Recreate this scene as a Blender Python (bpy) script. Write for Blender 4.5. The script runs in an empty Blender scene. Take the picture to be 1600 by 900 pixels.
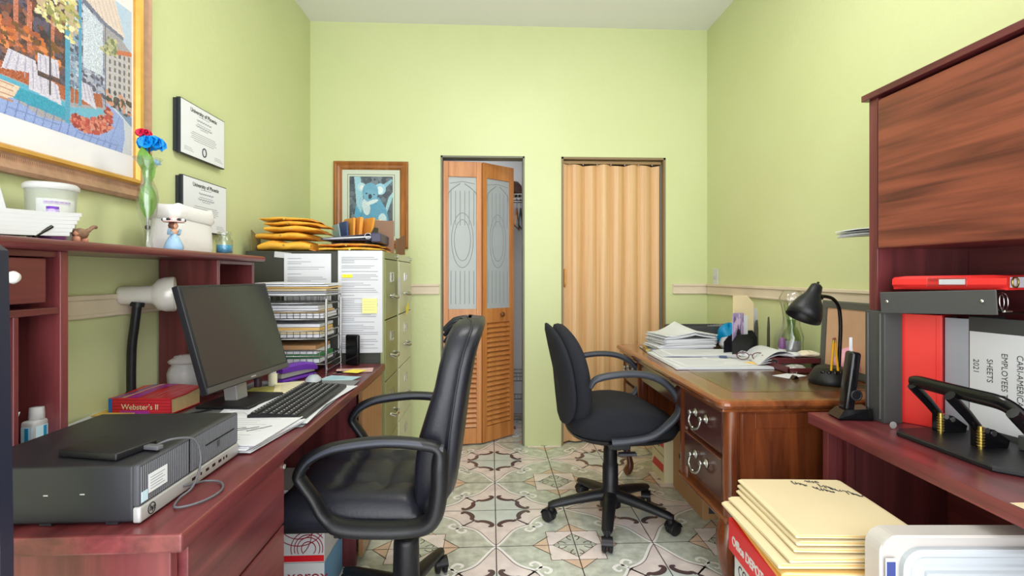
import bpy, bmesh, math, random
import numpy as np
from mathutils import Vector, Matrix, Euler
from math import sin, cos, pi, radians as R
random.seed(7)
S = bpy.context.scene
C = bpy.context.collection

# ------------------------------------------------------------ camera, world, lights, exposure
cd = bpy.data.cameras.new('camera'); cam = bpy.data.objects.new('camera', cd); C.objects.link(cam)
cam.location = (0, 0, 1.18)
cam.rotation_euler = (R(90), 0, -0.048)
cd.sensor_width = 36; cd.lens = 36*800/1600
cd.shift_x = -5/1600; cd.shift_y = -20/1600
cd.clip_start = 0.02
S.camera = cam

w = bpy.data.worlds.new('world'); S.world = w; w.use_nodes = True
bgn = w.node_tree.nodes['Background']
bgn.inputs[0].default_value = (0.93, 0.96, 1.0, 1); bgn.inputs[1].default_value = 1.95

def area_light(name, loc, rot, sx, sy, power, col):
    l = bpy.data.lights.new(name, 'AREA'); l.shape = 'RECTANGLE'; l.size = sx; l.size_y = sy
    l.energy = power; l.color = col
    o = bpy.data.objects.new(name, l); o.location = loc; o.rotation_euler = rot; C.objects.link(o)
    return o
# the room's ceiling fixture and the daylight that comes in through the opening behind the camera
area_light('ceiling_panel_light', (0.25, 1.75, 2.84), (0, 0, 0), 0.9, 0.5, 15, (1.0, 0.975, 0.93))
area_light('daylight_from_front_room', (0.15, -1.1, 1.3), (R(90), 0, 0), 2.6, 2.4, 42, (0.96, 0.98, 1.0))
area_light('closet_fill_light', (-.1, 3.95, 2.27), (0, 0, 0), .3, .2, 1.4, (0.97, 0.98, 1.0))  # added fill that brightens the closet interior, not a known fixture

S.view_settings.view_transform = 'Standard'; S.view_settings.look = 'None'
S.view_settings.gamma = 1; S.view_settings.use_curve_mapping = False
S.view_settings.exposure = 0.50

# ------------------------------------------------------------ helpers
def lin(c):
    return tuple(((x/255)/12.92 if x/255 <= .04045 else ((x/255+.055)/1.055)**2.4) for x in c[:3]) + (1,)

def mk(name, col, rough=.5, metal=0, var=0, vscale=8, bump=0, bscale=60, coat=0, trans=0, ior=1.45, alpha=1, spec=.5, emit=0, sheen=0):
    m = bpy.data.materials.new(name); m.use_nodes = True
    n = m.node_tree.nodes; l = m.node_tree.links; b = n['Principled BSDF']
    b.inputs['Base Color'].default_value = lin(col); b.inputs['Roughness'].default_value = rough
    b.inputs['Metallic'].default_value = metal; b.inputs['Specular IOR Level'].default_value = spec
    b.inputs['Coat Weight'].default_value = coat; b.inputs['Coat Roughness'].default_value = .15
    b.inputs['Transmission Weight'].default_value = trans; b.inputs['IOR'].default_value = ior
    b.inputs['Alpha'].default_value = alpha
    if sheen: b.inputs['Sheen Weight'].default_value = sheen
    tc = n.new('ShaderNodeTexCoord')
    if var:
        t = n.new('ShaderNodeTexNoise'); t.inputs['Scale'].default_value = vscale; t.inputs['Detail'].default_value = 5
        l.new(tc.outputs['Object'], t.inputs['Vector'])
        r = n.new('ShaderNodeValToRGB'); c = lin(col)
        r.color_ramp.elements[0].position = .3; r.color_ramp.elements[1].position = .7
        r.color_ramp.elements[0].color = tuple(max(0, x*(1-var)) for x in c[:3])+(1,)
        r.color_ramp.elements[1].color = tuple(min(1, x*(1+var)) for x in c[:3])+(1,)
        l.new(t.outputs['Fac'], r.inputs['Fac']); l.new(r.outputs['Color'], b.inputs['Base Color'])
    if bump:
        t = n.new('ShaderNodeTexNoise'); t.inputs['Scale'].default_value = bscale; t.inputs['Detail'].default_value = 3
        l.new(tc.outputs['Object'], t.inputs['Vector'])
        p = n.new('ShaderNodeBump'); p.inputs['Strength'].default_value = bump; p.inputs['Distance'].default_value = .004
        l.new(t.outputs['Fac'], p.inputs['Height']); l.new(p.outputs['Normal'], b.inputs['Normal'])
    return m

def wood(name, dark, light, axis='y', rough=.35, along=1.2, across=22, coat=.15, rings=0, spec=.5):
    m = bpy.data.materials.new(name); m.use_nodes = True
    n = m.node_tree.nodes; l = m.node_tree.links; b = n['Principled BSDF']
    b.inputs['Roughness'].default_value = rough; b.inputs['Coat Weight'].default_value = coat
    b.inputs['Coat Roughness'].default_value = .2; b.inputs['Specular IOR Level'].default_value = spec
    tc = n.new('ShaderNodeTexCoord'); mp = n.new('ShaderNodeMapping')
    sc = [across]*3; sc['xyz'.index(axis)] = along; mp.inputs['Scale'].default_value = sc
    l.new(tc.outputs['Object'], mp.inputs['Vector'])
    t = n.new('ShaderNodeTexNoise'); t.inputs['Scale'].default_value = 1; t.inputs['Detail'].default_value = 7
    t.inputs['Distortion'].default_value = .5; t.inputs['Roughness'].default_value = .6
    l.new(mp.outputs['Vector'], t.inputs['Vector'])
    r = n.new('ShaderNodeValToRGB'); r.color_ramp.elements[0].position = .34; r.color_ramp.elements[1].position = .66
    r.color_ramp.elements[0].color = lin(dark); r.color_ramp.elements[1].color = lin(light)
    src = t.outputs['Fac']
    if rings:
        mp2 = n.new('ShaderNodeMapping'); s2 = [rings*1.0]*3; s2['xyz'.index(axis)] = rings*.22; mp2.inputs['Scale'].default_value = s2
        l.new(tc.outputs['Object'], mp2.inputs['Vector'])
        t2 = n.new('ShaderNodeTexNoise'); t2.inputs['Scale'].default_value = 1; t2.inputs['Detail'].default_value = 1.5
        l.new(mp2.outputs['Vector'], t2.inputs['Vector'])
        mu = n.new('ShaderNodeMath'); mu.operation = 'MULTIPLY'; mu.inputs[1].default_value = 34
        l.new(t2.outputs['Fac'], mu.inputs[0])
        sn = n.new('ShaderNodeMath'); sn.operation = 'SINE'; l.new(mu.outputs[0], sn.inputs[0])
        ma = n.new('ShaderNodeMath'); ma.operation = 'MULTIPLY_ADD'; ma.inputs[1].default_value = .055
        l.new(sn.outputs[0], ma.inputs[0]); l.new(t.outputs['Fac'], ma.inputs[2]); src = ma.outputs[0]
    l.new(src, r.inputs['Fac']); l.new(r.outputs['Color'], b.inputs['Base Color'])
    return m

def vcol_mat(name, rough=.5, coat=0):
    m = bpy.data.materials.new(name); m.use_nodes = True
    n = m.node_tree.nodes; l = m.node_tree.links; b = n['Principled BSDF']
    b.inputs['Roughness'].default_value = rough; b.inputs['Coat Weight'].default_value = coat; b.inputs['Coat Roughness'].default_value = .05
    a = n.new('ShaderNodeVertexColor'); a.layer_name = 'print'; l.new(a.outputs['Color'], b.inputs['Base Color'])
    return m

class G:
    """a bag of faces that becomes one mesh"""
    def __init__(s): s.v = []; s.f = []; s.m = []; s.s = []
    def add(s, vs, fs, mat=0, smooth=False, M=None):
        o = len(s.v)
        s.v += [tuple(M @ Vector(p)) if M is not None else tuple(p) for p in vs]
        for f in fs: s.f.append(tuple(i+o for i in f)); s.m.append(mat); s.s.append(smooth)
        return s
    def bx(s, x0, x1, y0, y1, z0, z1, mat=0, b=0, M=None, seg=2):
        if b <= 0:
            v = [(x, y, z) for z in (z0, z1) for y in (y0, y1) for x in (x0, x1)]
            return s.add(v, [(0, 2, 3, 1), (4, 5, 7, 6), (0, 1, 5, 4), (2, 6, 7, 3), (0, 4, 6, 2), (1, 3, 7, 5)], mat, False, M)
        bm = bmesh.new(); bmesh.ops.create_cube(bm, size=1)
        for v in bm.verts: v.co = ((x0+x1)/2+v.co.x*(x1-x0), (y0+y1)/2+v.co.y*(y1-y0), (z0+z1)/2+v.co.z*(z1-z0))
        b = min(b, (x1-x0)*.49, (y1-y0)*.49, (z1-z0)*.49)
        bmesh.ops.bevel(bm, geom=bm.edges[:], offset=b, segments=seg, profile=.5, affect='EDGES')
        bm.verts.index_update(); vs = [v.co.copy() for v in bm.verts]; fs = [[v.index for v in f.verts] for f in bm.faces]; bm.free()
        return s.add(vs, fs, mat, seg > 2, M)
    def loft(s, rings, mat=0, smooth=True, caps=True, M=None, closed=True):
        k = len(rings[0]); vs = [p for r in rings for p in r]; fs = []
        for i in range(len(rings)-1):
            for j in range(k if closed else k-1):
                a = i*k+j; b = i*k+(j+1) % k; fs.append((a, b, b+k, a+k))
        s.add(vs, fs, mat, smooth, M)
        if caps and closed:
            s.add(rings[0], [tuple(range(k))[::-1]], mat, False, M); s.add(rings[-1], [tuple(range(k))], mat, False, M)
        return s
    def tube(s, pts, r, mat=0, seg=8, M=None, closed=False, flat=None, up=None):
        pts = [Vector(p) for p in pts]; rs = r if isinstance(r, (list, tuple)) else [r]*len(pts)
        rings = []; n = len(pts); prev = None
        for i, p in enumerate(pts):
            if closed: t = pts[(i+1) % n]-pts[i-1]
            else: t = pts[min(i+1, n-1)]-pts[max(i-1, 0)]
            t.normalize()
            u = Vector(up) if up is not None else (prev if prev is not None else (Vector((0, 0, 1)) if abs(t.z) < .9 else Vector((1, 0, 0))))
            a = (u-t*u.dot(t))
            if a.length < 1e-5: a = Vector((1, 0, 0))-t*t.x
            a.normalize(); b = t.cross(a); prev = a
            fa, fb = flat if flat else (1, 1)
            rings.append([tuple(p+a*cos(q)*rs[i]*fa+b*sin(q)*rs[i]*fb) for q in [2*pi*k/seg for k in range(seg)]])
        if closed: rings.append(rings[0])
        return s.loft(rings, mat, True, not closed, M)
    def lathe(s, prof, seg=24, mat=0, M=None, smooth=True, sx=1, sy=1):
        vs = []; fs = []
        for r, z in prof: vs += [(r*sx*cos(2*pi*k/seg), r*sy*sin(2*pi*k/seg), z) for k in range(seg)]
        for i in range(len(prof)-1):
            for k in range(seg):
                a = i*seg+k; b = i*seg+(k+1) % seg; fs.append((a, b, b+seg, a+seg))
        s.add(vs, fs, mat, smooth, M)
        for i, fl in ((0, True), (len(prof)-1, False)):
            if prof[i][0] > 1e-4:
                ring = vs[i*seg:(i+1)*seg]; s.add(ring, [tuple(range(seg))[::-1] if fl else tuple(range(seg))], mat, False, M)
        return s
    def cyl(s, p0, p1, r, mat=0, seg=16, M=None, r1=None):
        return s.tube([p0, p1], [r, r if r1 is None else r1], mat, seg, M)
    def prism(s, poly, z0, z1, mat=0, M=None, smooth=False):
        k = len(poly); vs = [(x, y, z0) for x, y in poly]+[(x, y, z1) for x, y in poly]
        fs = [tuple(range(k))[::-1], tuple(range(k, 2*k))]+[(i, (i+1) % k, (i+1) % k+k, i+k) for i in range(k)]
        return s.add(vs, fs, mat, smooth, M)
    def sheet(s, w, h, fn=None, nx=8, ny=8, t=.0004, mat=0, M=None, x0=None, y0=None):
        x0 = -w/2 if x0 is None else x0; y0 = -h/2 if y0 is None else y0
        fn = fn or (lambda u, v: 0)
        vs = []
        for k in (0, 1):
            for j in range(ny+1):
                for i in range(nx+1):
                    u = i/nx; v = j/ny; q = fn(u, v)
                    if not isinstance(q, tuple): q = (0, 0, q)
                    vs.append((x0+u*w+q[0], y0+v*h+q[1], q[2]+(t if k else 0)))
        N = (nx+1)*(ny+1); fs = []
        for j in range(ny):
            for i in range(nx):
                a = j*(nx+1)+i; b = a+1; c = b+nx+1; d = a+nx+1
                fs.append((a, d, c, b)); fs.append((a+N, b+N, c+N, d+N))
        e = [i for i in range(nx+1)]+[(j+1)*(nx+1)-1 for j in range(1, ny+1)]+[N-2-i for i in range(nx)]+[j*(nx+1) for j in range(ny-1, 0, -1)]
        s.add(vs, fs, mat, True, M)
        K = len(e); s.add([vs[i] for i in e]+[vs[i+N] for i in e], [(i, (i+1) % K, (i+1) % K+K, i+K) for i in range(K)], mat, False, M)
        return s
    def quad(s, a, b, c, d, mat=0, M=None): return s.add([a, b, c, d], [(0, 1, 2, 3)], mat, False, M)

def rbx(g, x0, x1, y0, y1, z0, z1, b, mat=0, M=None): return g.bx(x0, x1, y0, y1, z0, z1, mat, b, M, 4)

def obj(name, g, mats, parent=None, loc=None, rot=None, sub=0, label=None):
    me = bpy.data.meshes.new(name); me.from_pydata(g.v, [], g.f)
    if not isinstance(mats, (list, tuple)): mats = [mats]
    for m in mats: me.materials.append(m)
    me.polygons.foreach_set('material_index', g.m); me.polygons.foreach_set('use_smooth', g.s); me.update()
    o = bpy.data.objects.new(name, me); C.objects.link(o)
    if parent is not None: o.parent = parent
    if loc: o.location = loc
    if rot: o.rotation_euler = rot
    if sub: md = o.modifiers.new('sub', 'SUBSURF'); md.levels = sub; md.render_levels = sub
    if label: o['label'] = label
    return o

def tag(o, label, cat, group=None, kind=None):
    o['label'] = label; o['category'] = cat
    if group: o['group'] = group
    if kind: o['kind'] = kind
    return o

def T(name, label, cat, loc=(0, 0, 0), rot=0, group=None):
    o = bpy.data.objects.new(name, None); C.objects.link(o); o.empty_display_size = .05
    o.location = loc; o.rotation_euler = (0, 0, rot) if not isinstance(rot, tuple) else rot
    return tag(o, label, cat, group)

def struct(name, g, mats, **k):
    o = obj(name, g, mats, **k); o['kind'] = 'structure'; return o

def dup(root, loc, rot, label, group=None):
    r = root.copy(); C.objects.link(r); r.location = loc
    r.rotation_euler = (0, 0, rot) if not isinstance(rot, tuple) else rot
    r['label'] = label
    if group: r['group'] = group
    for ch in list(root.children):
        c = ch.copy(); C.objects.link(c); c.parent = r
        for q in list(ch.children):
            d = q.copy(); C.objects.link(d); d.parent = c
    return r

def text(s, size, mat, parent, M, name='lettering', align='LEFT', shear=0, sx=1, bold=0, ext=.0003):
    cu = bpy.data.curves.new(name, 'FONT'); cu.body = s; cu.size = size; cu.align_x = align; cu.extrude = ext
    cu.shear = shear; cu.offset = bold; cu.resolution_u = 3
    t = bpy.data.objects.new('tmp', cu); C.objects.link(t)
    dg = bpy.context.evaluated_depsgraph_get(); me = bpy.data.meshes.new_from_object(t.evaluated_get(dg))
    bpy.data.objects.remove(t); bpy.data.curves.remove(cu)
    me.transform(M @ Matrix.Diagonal((sx, 1, 1, 1))); me.name = name; me.materials.clear(); me.materials.append(mat)
    o = bpy.data.objects.new(name, me); C.objects.link(o)
    if parent is not None: o.parent = parent
    return o

def TR(x=0, y=0, z=0, rx=0, ry=0, rz=0):
    return Matrix.Translation((x, y, z)) @ Euler((R(rx), R(ry), R(rz))).to_matrix().to_4x4()
def frameM(o, ex, ey):
    ex = Vector(ex).normalized(); ey = Vector(ey).normalized(); ez = ex.cross(ey)
    m = Matrix((ex, ey, ez)).transposed().to_4x4(); m.translation = Vector(o); return m
def spl(pts, n=6, closed=False):
    P = [Vector(p) for p in pts]; out = []; N = len(P)
    rng = range(N if closed else N-1)
    for i in rng:
        if closed: a, b, c, d = P[(i-1) % N], P[i], P[(i+1) % N], P[(i+2) % N]
        else: a, b, c, d = P[max(i-1, 0)], P[i], P[i+1], P[min(i+2, N-1)]
        for k in range(n):
            t = k/n; out.append(.5*((2*b)+(-a+c)*t+(2*a-5*b+4*c-d)*t*t+(-a+3*b-3*c+d)*t**3))
    if not closed: out.append(P[-1])
    return out

class Canvas:
    """a printed picture: a fine grid of coloured faces"""
    def __init__(s, nx, ny, bg):
        s.nx, s.ny = nx, ny; s.c = np.zeros((ny, nx, 3)); s.c[:] = bg
        s.u, s.v = np.meshgrid((np.arange(nx)+.5)/nx, (np.arange(ny)+.5)/ny); s.rs = np.random.RandomState(3)
    def inside(s, poly):
        ins = np.zeros(s.u.shape, bool); n = len(poly)
        for i in range(n):
            x0, y0 = poly[i]; x1, y1 = poly[(i+1) % n]
            if y0 == y1: continue
            c = ((y0 > s.v) != (y1 > s.v)) & (s.u < (x1-x0)*(s.v-y0)/(y1-y0)+x0); ins ^= c
        return ins
    def poly(s, poly, col, jit=8, streak=None):
        m = s.inside(poly); s.c[m] = np.array(col)+s.rs.randn(m.sum(), 1)*jit; return m
    def ell(s, cx, cy, rx, ry, col, jit=6, ang=0):
        du = s.u-cx; dv = s.v-cy; a = du*cos(ang)+dv*sin(ang); b = -du*sin(ang)+dv*cos(ang)
        m = (a/rx)**2+(b/ry)**2 < 1; s.c[m] = np.array(col)+s.rs.randn(m.sum(), 1)*jit; return m
    def line(s, p, q, wd, col, jit=4):
        du, dv = q[0]-p[0], q[1]-p[1]; L = du*du+dv*dv; t = np.clip(((s.u-p[0])*du+(s.v-p[1])*dv)/L, 0, 1)
        d = np.hypot(s.u-p[0]-t*du, s.v-p[1]-t*dv); m = d < wd; s.c[m] = np.array(col)+s.rs.randn(m.sum(), 1)*jit
    def dabs(s, poly, cols, n, r):
        m = s.inside(poly); idx = np.argwhere(m)
        if len(idx) == 0: return
        for k in range(n):
            j, i = idx[s.rs.randint(len(idx))]; c = cols[s.rs.randint(len(cols))]
            s.ell((i+.5)/s.nx, (j+.5)/s.ny, r*(.5+s.rs.rand()), r*(.5+s.rs.rand()), c, 5)
    def build(s, name, w, h, mat, parent, M, label=None):
        nx, ny = s.nx, s.ny
        xs, ys = np.meshgrid(np.linspace(-w/2, w/2, nx+1), np.linspace(-h/2, h/2, ny+1))
        v = [tuple(M @ Vector((a, b, 0))) for a, b in zip(xs.ravel(), ys.ravel())]
        f = [(j*(nx+1)+i, j*(nx+1)+i+1, (j+1)*(nx+1)+i+1, (j+1)*(nx+1)+i) for j in range(ny) for i in range(nx)]
        me = bpy.data.meshes.new(name); me.from_pydata(v, [], f); me.materials.append(mat)
        x = np.clip(s.c.reshape(-1, 3)/255, 0, 1); x = np.where(x <= .04045, x/12.92, ((x+.055)/1.055)**2.4)
        a = me.color_attributes.new('print', 'FLOAT_COLOR', 'CORNER')
        a.data.foreach_set('color', np.hstack([np.repeat(x, 4, 0), np.ones((len(f)*4, 1))]).astype(np.float32).ravel())
        o = bpy.data.objects.new(name, me); C.objects.link(o); o.parent = parent
        if label: o['label'] = label
        return o

# ------------------------------------------------------------ materials
M_ = {}
def plaster():
    m = bpy.data.materials.new('green_plaster'); m.use_nodes = True
    n = m.node_tree.nodes; l = m.node_tree.links; b = n['Principled BSDF']; b.inputs['Roughness'].default_value = .38
    b.inputs['Specular IOR Level'].default_value = .4
    tc = n.new('ShaderNodeTexCoord'); t = n.new('ShaderNodeTexNoise'); t.inputs['Scale'].default_value = 1.3; t.inputs['Detail'].default_value = 4
    l.new(tc.outputs['Object'], t.inputs['Vector']); r = n.new('ShaderNodeValToRGB')
    r.color_ramp.elements[0].position = .3; r.color_ramp.elements[1].position = .7
    r.color_ramp.elements[0].color = lin((205, 212, 158)); r.color_ramp.elements[1].color = lin((211, 217, 167))
    l.new(t.outputs['Fac'], r.inputs['Fac']); l.new(r.outputs['Color'], b.inputs['Base Color'])
    a = n.new('ShaderNodeTexNoise'); a.inputs['Scale'].default_value = 38; a.inputs['Detail'].default_value = 4
    c = n.new('ShaderNodeTexNoise'); c.inputs['Scale'].default_value = 5; c.inputs['Detail'].default_value = 3
    l.new(tc.outputs['Object'], a.inputs['Vector']); l.new(tc.outputs['Object'], c.inputs['Vector'])
    ad = n.new('ShaderNodeMath'); ad.operation = 'MULTIPLY_ADD'; ad.inputs[1].default_value = .25
    l.new(a.outputs['Fac'], ad.inputs[0]); l.new(c.outputs['Fac'], ad.inputs[2])
    p = n.new('ShaderNodeBump'); p.inputs['Strength'].default_value = .35; p.inputs['Distance'].default_value = .012
    l.new(ad.outputs[0], p.inputs['Height']); l.new(p.outputs['Normal'], b.inputs['Normal'])
    return m
M_['wall'] = plaster()
M_['ceil'] = mk('ceiling_paint', (238, 237, 240), .8)
M_['rail'] = mk('rail_wood', (222, 206, 184), .5, var=.08, vscale=5)
M_['trimdark'] = mk('grey_jamb', (120, 122, 108), .6)
M_['grout'] = mk('grout', (70, 62, 60), .8)
M_['t_pink'] = mk('tile_pink', (242, 228, 224), .22, var=.14, vscale=14, coat=.25)
M_['t_green'] = mk('tile_green', (203, 207, 194), .22, var=.24, vscale=22, coat=.25)
M_['t_mint'] = mk('tile_mint', (218, 226, 222), .22, var=.08, vscale=14, coat=.25)
M_['t_peach'] = mk('tile_peach', (226, 196, 172), .22, var=.12, vscale=14, coat=.25)
M_['t_white'] = mk('tile_white_line', (255, 252, 250), .25, coat=.25)
M_['t_dark'] = mk('tile_dark_scroll', (96, 78, 80), .25, coat=.25)
M_['t_line'] = mk('tile_brown_line', (112, 96, 84), .3)
lam_d, lam_l = (82, 32, 36), (126, 58, 60)
M_['lamx'] = wood('mahogany_laminate_x', lam_d, lam_l, 'x', .3)
M_['lamy'] = wood('mahogany_laminate_y', lam_d, lam_l, 'y', .3)
M_['lamz'] = wood('mahogany_laminate_z', lam_d, lam_l, 'z', .35)
M_['door'] = wood('hutch_door_grain', (84, 38, 30), (136, 70, 52), 'y', .35, 1.4, 34, .1, rings=4.5)
M_['execy'] = wood('polished_cherry_y', (84, 42, 20), (140, 78, 40), 'y', .18, 1.5, 14, .5)
M_['execz'] = wood('polished_cherry_z', (70, 30, 16), (126, 66, 34), 'z', .2, 1.5, 14, .5)
M_['execd'] = wood('drawer_cherry', (62, 28, 24), (84, 42, 36), 'y', .22, 1.5, 16, .4)
M_['leather_top'] = mk('tooled_leather_inlay', (92, 66, 38), .2, var=.2, vscale=6, coat=.5)
M_['oak'] = wood('honey_oak', (178, 108, 52), (206, 140, 78), 'z', .4, 1.2, 26)
M_['tanfold'] = wood('tan_vinyl', (208, 162, 112), (228, 188, 142), 'z', .45, .5, 40, 0)
M_['frosted'] = mk('frosted_glass', (170, 176, 178), .35, var=.06, vscale=3, spec=.5)
M_['etch'] = mk('etched_line', (146, 152, 154), .5)
M_['black'] = mk('black_plastic', (24, 24, 28), .42, bump=.15, bscale=300)
M_['gloss'] = mk('gloss_black', (14, 14, 17), .15)
M_['screen'] = mk('screen_glass', (44, 46, 49), .12, spec=.5)
M_['leather'] = mk('black_leather', (30, 31, 40), .38, bump=.16, bscale=90, var=.15)
M_['fabric'] = mk('black_fabric', (27, 28, 36), .9, bump=.3, bscale=500)
M_['pcblack'] = mk('pc_case', (33, 33, 38), .42, var=.08, vscale=30)
M_['grill'] = mk('pc_grill', (64, 64, 70), .5)
M_['grillline'] = mk('grill_line', (120, 122, 128), .5)
M_['silver'] = mk('silver_plastic', (176, 174, 174), .35, metal=.3)
M_['chrome'] = mk('chrome', (205, 205, 208), .15, metal=1)
M_['steel'] = mk('steel_wire', (150, 150, 152), .3, metal=1)
M_['pewter'] = mk('pewter', (170, 168, 166), .28, metal=1)
M_['brass'] = mk('brass', (200, 176, 96), .3, metal=1)
M_['white'] = mk('white_plastic', (210, 210, 211), .35)
M_['paper'] = mk('paper', (214, 215, 220), .7, var=.02, vscale=6)
M_['ink'] = mk('ink_grey', (150, 152, 158), .7)
M_['inkd'] = mk('ink_dark', (60, 60, 66), .7)
M_['cream'] = mk('cream_paper', (232, 220, 178), .7)
M_['manila'] = mk('manila', (222, 204, 166), .6, var=.03, vscale=5)
M_['manilad'] = mk('manila_edge', (222, 180, 110), .6)
M_['kraft'] = mk('kraft_envelope', (238, 178, 62), .5, var=.1, vscale=14, bump=.5, bscale=30)
M_['kraft2'] = mk('orange_envelope', (234, 160, 70), .5, var=.08, vscale=14)
M_['carton'] = mk('cardboard', (176, 134, 92), .8, var=.06, vscale=6)
M_['yellow'] = mk('yellow_paper', (246, 226, 90), .7)
M_['sticky'] = mk('sticky_note', (238, 232, 150), .7)
M_['hilite'] = mk('highlighter', (244, 232, 60), .7)
M_['red'] = mk('red_vinyl', (220, 46, 44), .35, var=.03)
M_['redbox'] = mk('red_print', (214, 26, 38), .4)
M_['binder'] = mk('charcoal_vinyl', (70, 70, 70), .38, bump=.1, bscale=200)
M_['grey'] = mk('grey_vinyl', (150, 152, 160), .4)
M_['navy'] = mk('navy_vinyl', (62, 58, 84), .4)
M_['brownboard'] = mk('brown_board', (128, 92, 66), .5)
M_['olive'] = mk('olive_steel', (146, 150, 104), .4)
M_['olivel'] = mk('pale_steel', (206, 208, 178), .35)
M_['cabdark'] = mk('charcoal_steel', (62, 62, 56), .45)
M_['goldf'] = mk('gold_leaf', (206, 156, 72), .35, metal=.35, var=.1, vscale=20)
M_['bronzef'] = mk('ribbed_bronze', (176, 138, 112), .4, metal=.2, var=.12, vscale=40)
M_['mat'] = mk('mat_board', (240, 238, 242), .8)
M_['frameoak'] = wood('frame_oak', (130, 76, 34), (176, 112, 56), 'z', .35, 3, 30)
M_['matg'] = mk('sage_mat', (204, 212, 196), .8)
M_['lineg'] = mk('mat_line', (80, 92, 84), .8)
M_['picture'] = vcol_mat('printed_picture', .35)
M_['plaque'] = mk('plaque_black', (40, 44, 50), .4)
M_['blueplastic'] = mk('blue_plastic', (0, 140, 200), .4)
M_['purple'] = mk('purple_plastic', (98, 44, 160), .35)
M_['lilac'] = mk('lilac', (168, 140, 196), .5)
M_['petalb'] = mk('blue_petal', (0, 140, 220), .5)
M_['petalr'] = mk('red_petal', (200, 30, 70), .5)
M_['leaf'] = mk('leaf', (100, 146, 52), .5, var=.2, vscale=30)
M_['stem'] = mk('stem', (70, 60, 50), .6)
M_['cloth'] = mk('white_cloth', (232, 230, 230), .8, bump=.3, bscale=60)
M_['skin'] = mk('figurine_skin', (214, 160, 130), .5)
M_['hair'] = mk('figurine_hair', (96, 56, 36), .5)
M_['bluegown'] = mk('figurine_gown', (150, 184, 216), .4)
M_['brownclay'] = mk('brown_clay', (140, 106, 84), .6, var=.3, vscale=60)
M_['pink'] = mk('pink_clay', (214, 150, 124), .6)
M_['pinkcloth'] = mk('pink_cloth', (244, 178, 196), .8)
M_['dots'] = mk('dot_print', (150, 40, 90), .8)
M_['pencil'] = mk('pencil_yellow', (240, 176, 20), .4)
M_['eraser'] = mk('eraser', (150, 80, 70), .6)
M_['amber'] = mk('amber_glass', (60, 50, 20), .2)
M_['greyboard'] = mk('grey_board', (96, 98, 92), .5, metal=.3)
M_['tanboard'] = mk('tan_board', (206, 164, 132), .5, var=.08, vscale=6)
M_['blueliq'] = mk('blue_liquid', (60, 160, 205), .15)
M_['tealp'] = mk('teal_print', (60, 150, 180), .6)
M_['greenp'] = mk('green_print', (60, 120, 70), .6)
M_['maroon'] = mk('maroon_lacquer', (92, 40, 44), .35)
def glass(name, col=(255, 255, 255), a=.16, rough=.03, f_=.45, bl=.25):
    m = bpy.data.materials.new(name); m.use_nodes = True; n = m.node_tree.nodes; l = m.node_tree.links
    n.clear(); o = n.new('ShaderNodeOutputMaterial'); mx = n.new('ShaderNodeMixShader'); t = n.new('ShaderNodeBsdfTransparent')
    t.inputs[0].default_value = lin(col); g = n.new('ShaderNodeBsdfGlossy'); g.inputs['Roughness'].default_value = rough
    f = n.new('ShaderNodeLayerWeight'); f.inputs[0].default_value = bl
    mm = n.new('ShaderNodeMath'); mm.operation = 'MULTIPLY_ADD'; mm.inputs[1].default_value = f_; mm.inputs[2].default_value = a
    l.new(f.outputs['Facing'], mm.inputs[0]); l.new(mm.outputs[0], mx.inputs[0]); l.new(t.outputs[0], mx.inputs[1]); l.new(g.outputs[0], mx.inputs[2])
    l.new(mx.outputs[0], o.inputs[0]); return m
M_['glass'] = glass('clear_glass', (250, 252, 251), .07, .04, .35, .3)
M_['glazing'] = glass('picture_glass', (252, 252, 252), .01, .02, .06, .15)
M_['cello'] = glass('cellophane', (250, 250, 250), .12, .12)
M_['greenglass'] = glass('green_tint', (200, 220, 170), .08)
def frost(name, col, a):
    m = mk(name, col, .4); m.node_tree.nodes['Principled BSDF'].inputs['Alpha'].default_value = a; return m
M_['frostbox'] = frost('frosted_polypropylene', (206, 200, 196), .75)
M_['milky'] = frost('milky_plastic', (238, 238, 240), .55)
M_['jarglass'] = frost('jar_glass', (226, 226, 222), .34)
M_['jarglass'].node_tree.nodes['Principled BSDF'].inputs['Roughness'].default_value = .08
# ------------------------------------------------------------ room shell
XL, XR, YB, ZC = -1.22, 1.52, 3.53, 2.9
g = G()
g.bx(XL, -.341, YB, YB+.1, 0, ZC); g.bx(-.341, .234, YB, YB+.1, 2.0, ZC); g.bx(.234, .49, YB, YB+.1, 0, ZC)
g.bx(.49, 1.222, YB, YB+.1, 2.0, ZC); g.bx(1.222, XR, YB, YB+.1, 0, ZC)
struct('wall_back', g, M_['wall'])
struct('wall_left', G().bx(XL-.1, XL, -.5, YB+.1, 0, ZC), M_['wall'])
struct('wall_right', G().bx(XR, XR+.1, -.5, YB+.1, 0, ZC), M_['wall'])
struct('ceiling', G().bx(XL-.1, XR+.1, -.5, YB+.1, ZC, ZC+.08), M_['ceil'])
M_['closetwall'] = mk('closet_white', (222, 222, 226), .7)
g = G().bx(-.62, 1.42, 4.3, 4.34, 0, 2.3).bx(-.66, -.62, YB+.1, 4.34, 0, 2.3).bx(.33, .37, YB+.1, 4.3, 0, 2.3).bx(1.42, 1.46, YB+.1, 4.34, 0, 2.3).bx(-.66, 1.46, YB+.1, 4.34, 2.3, 2.34)
struct('wall_closet', g, M_['closetwall'])
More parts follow.
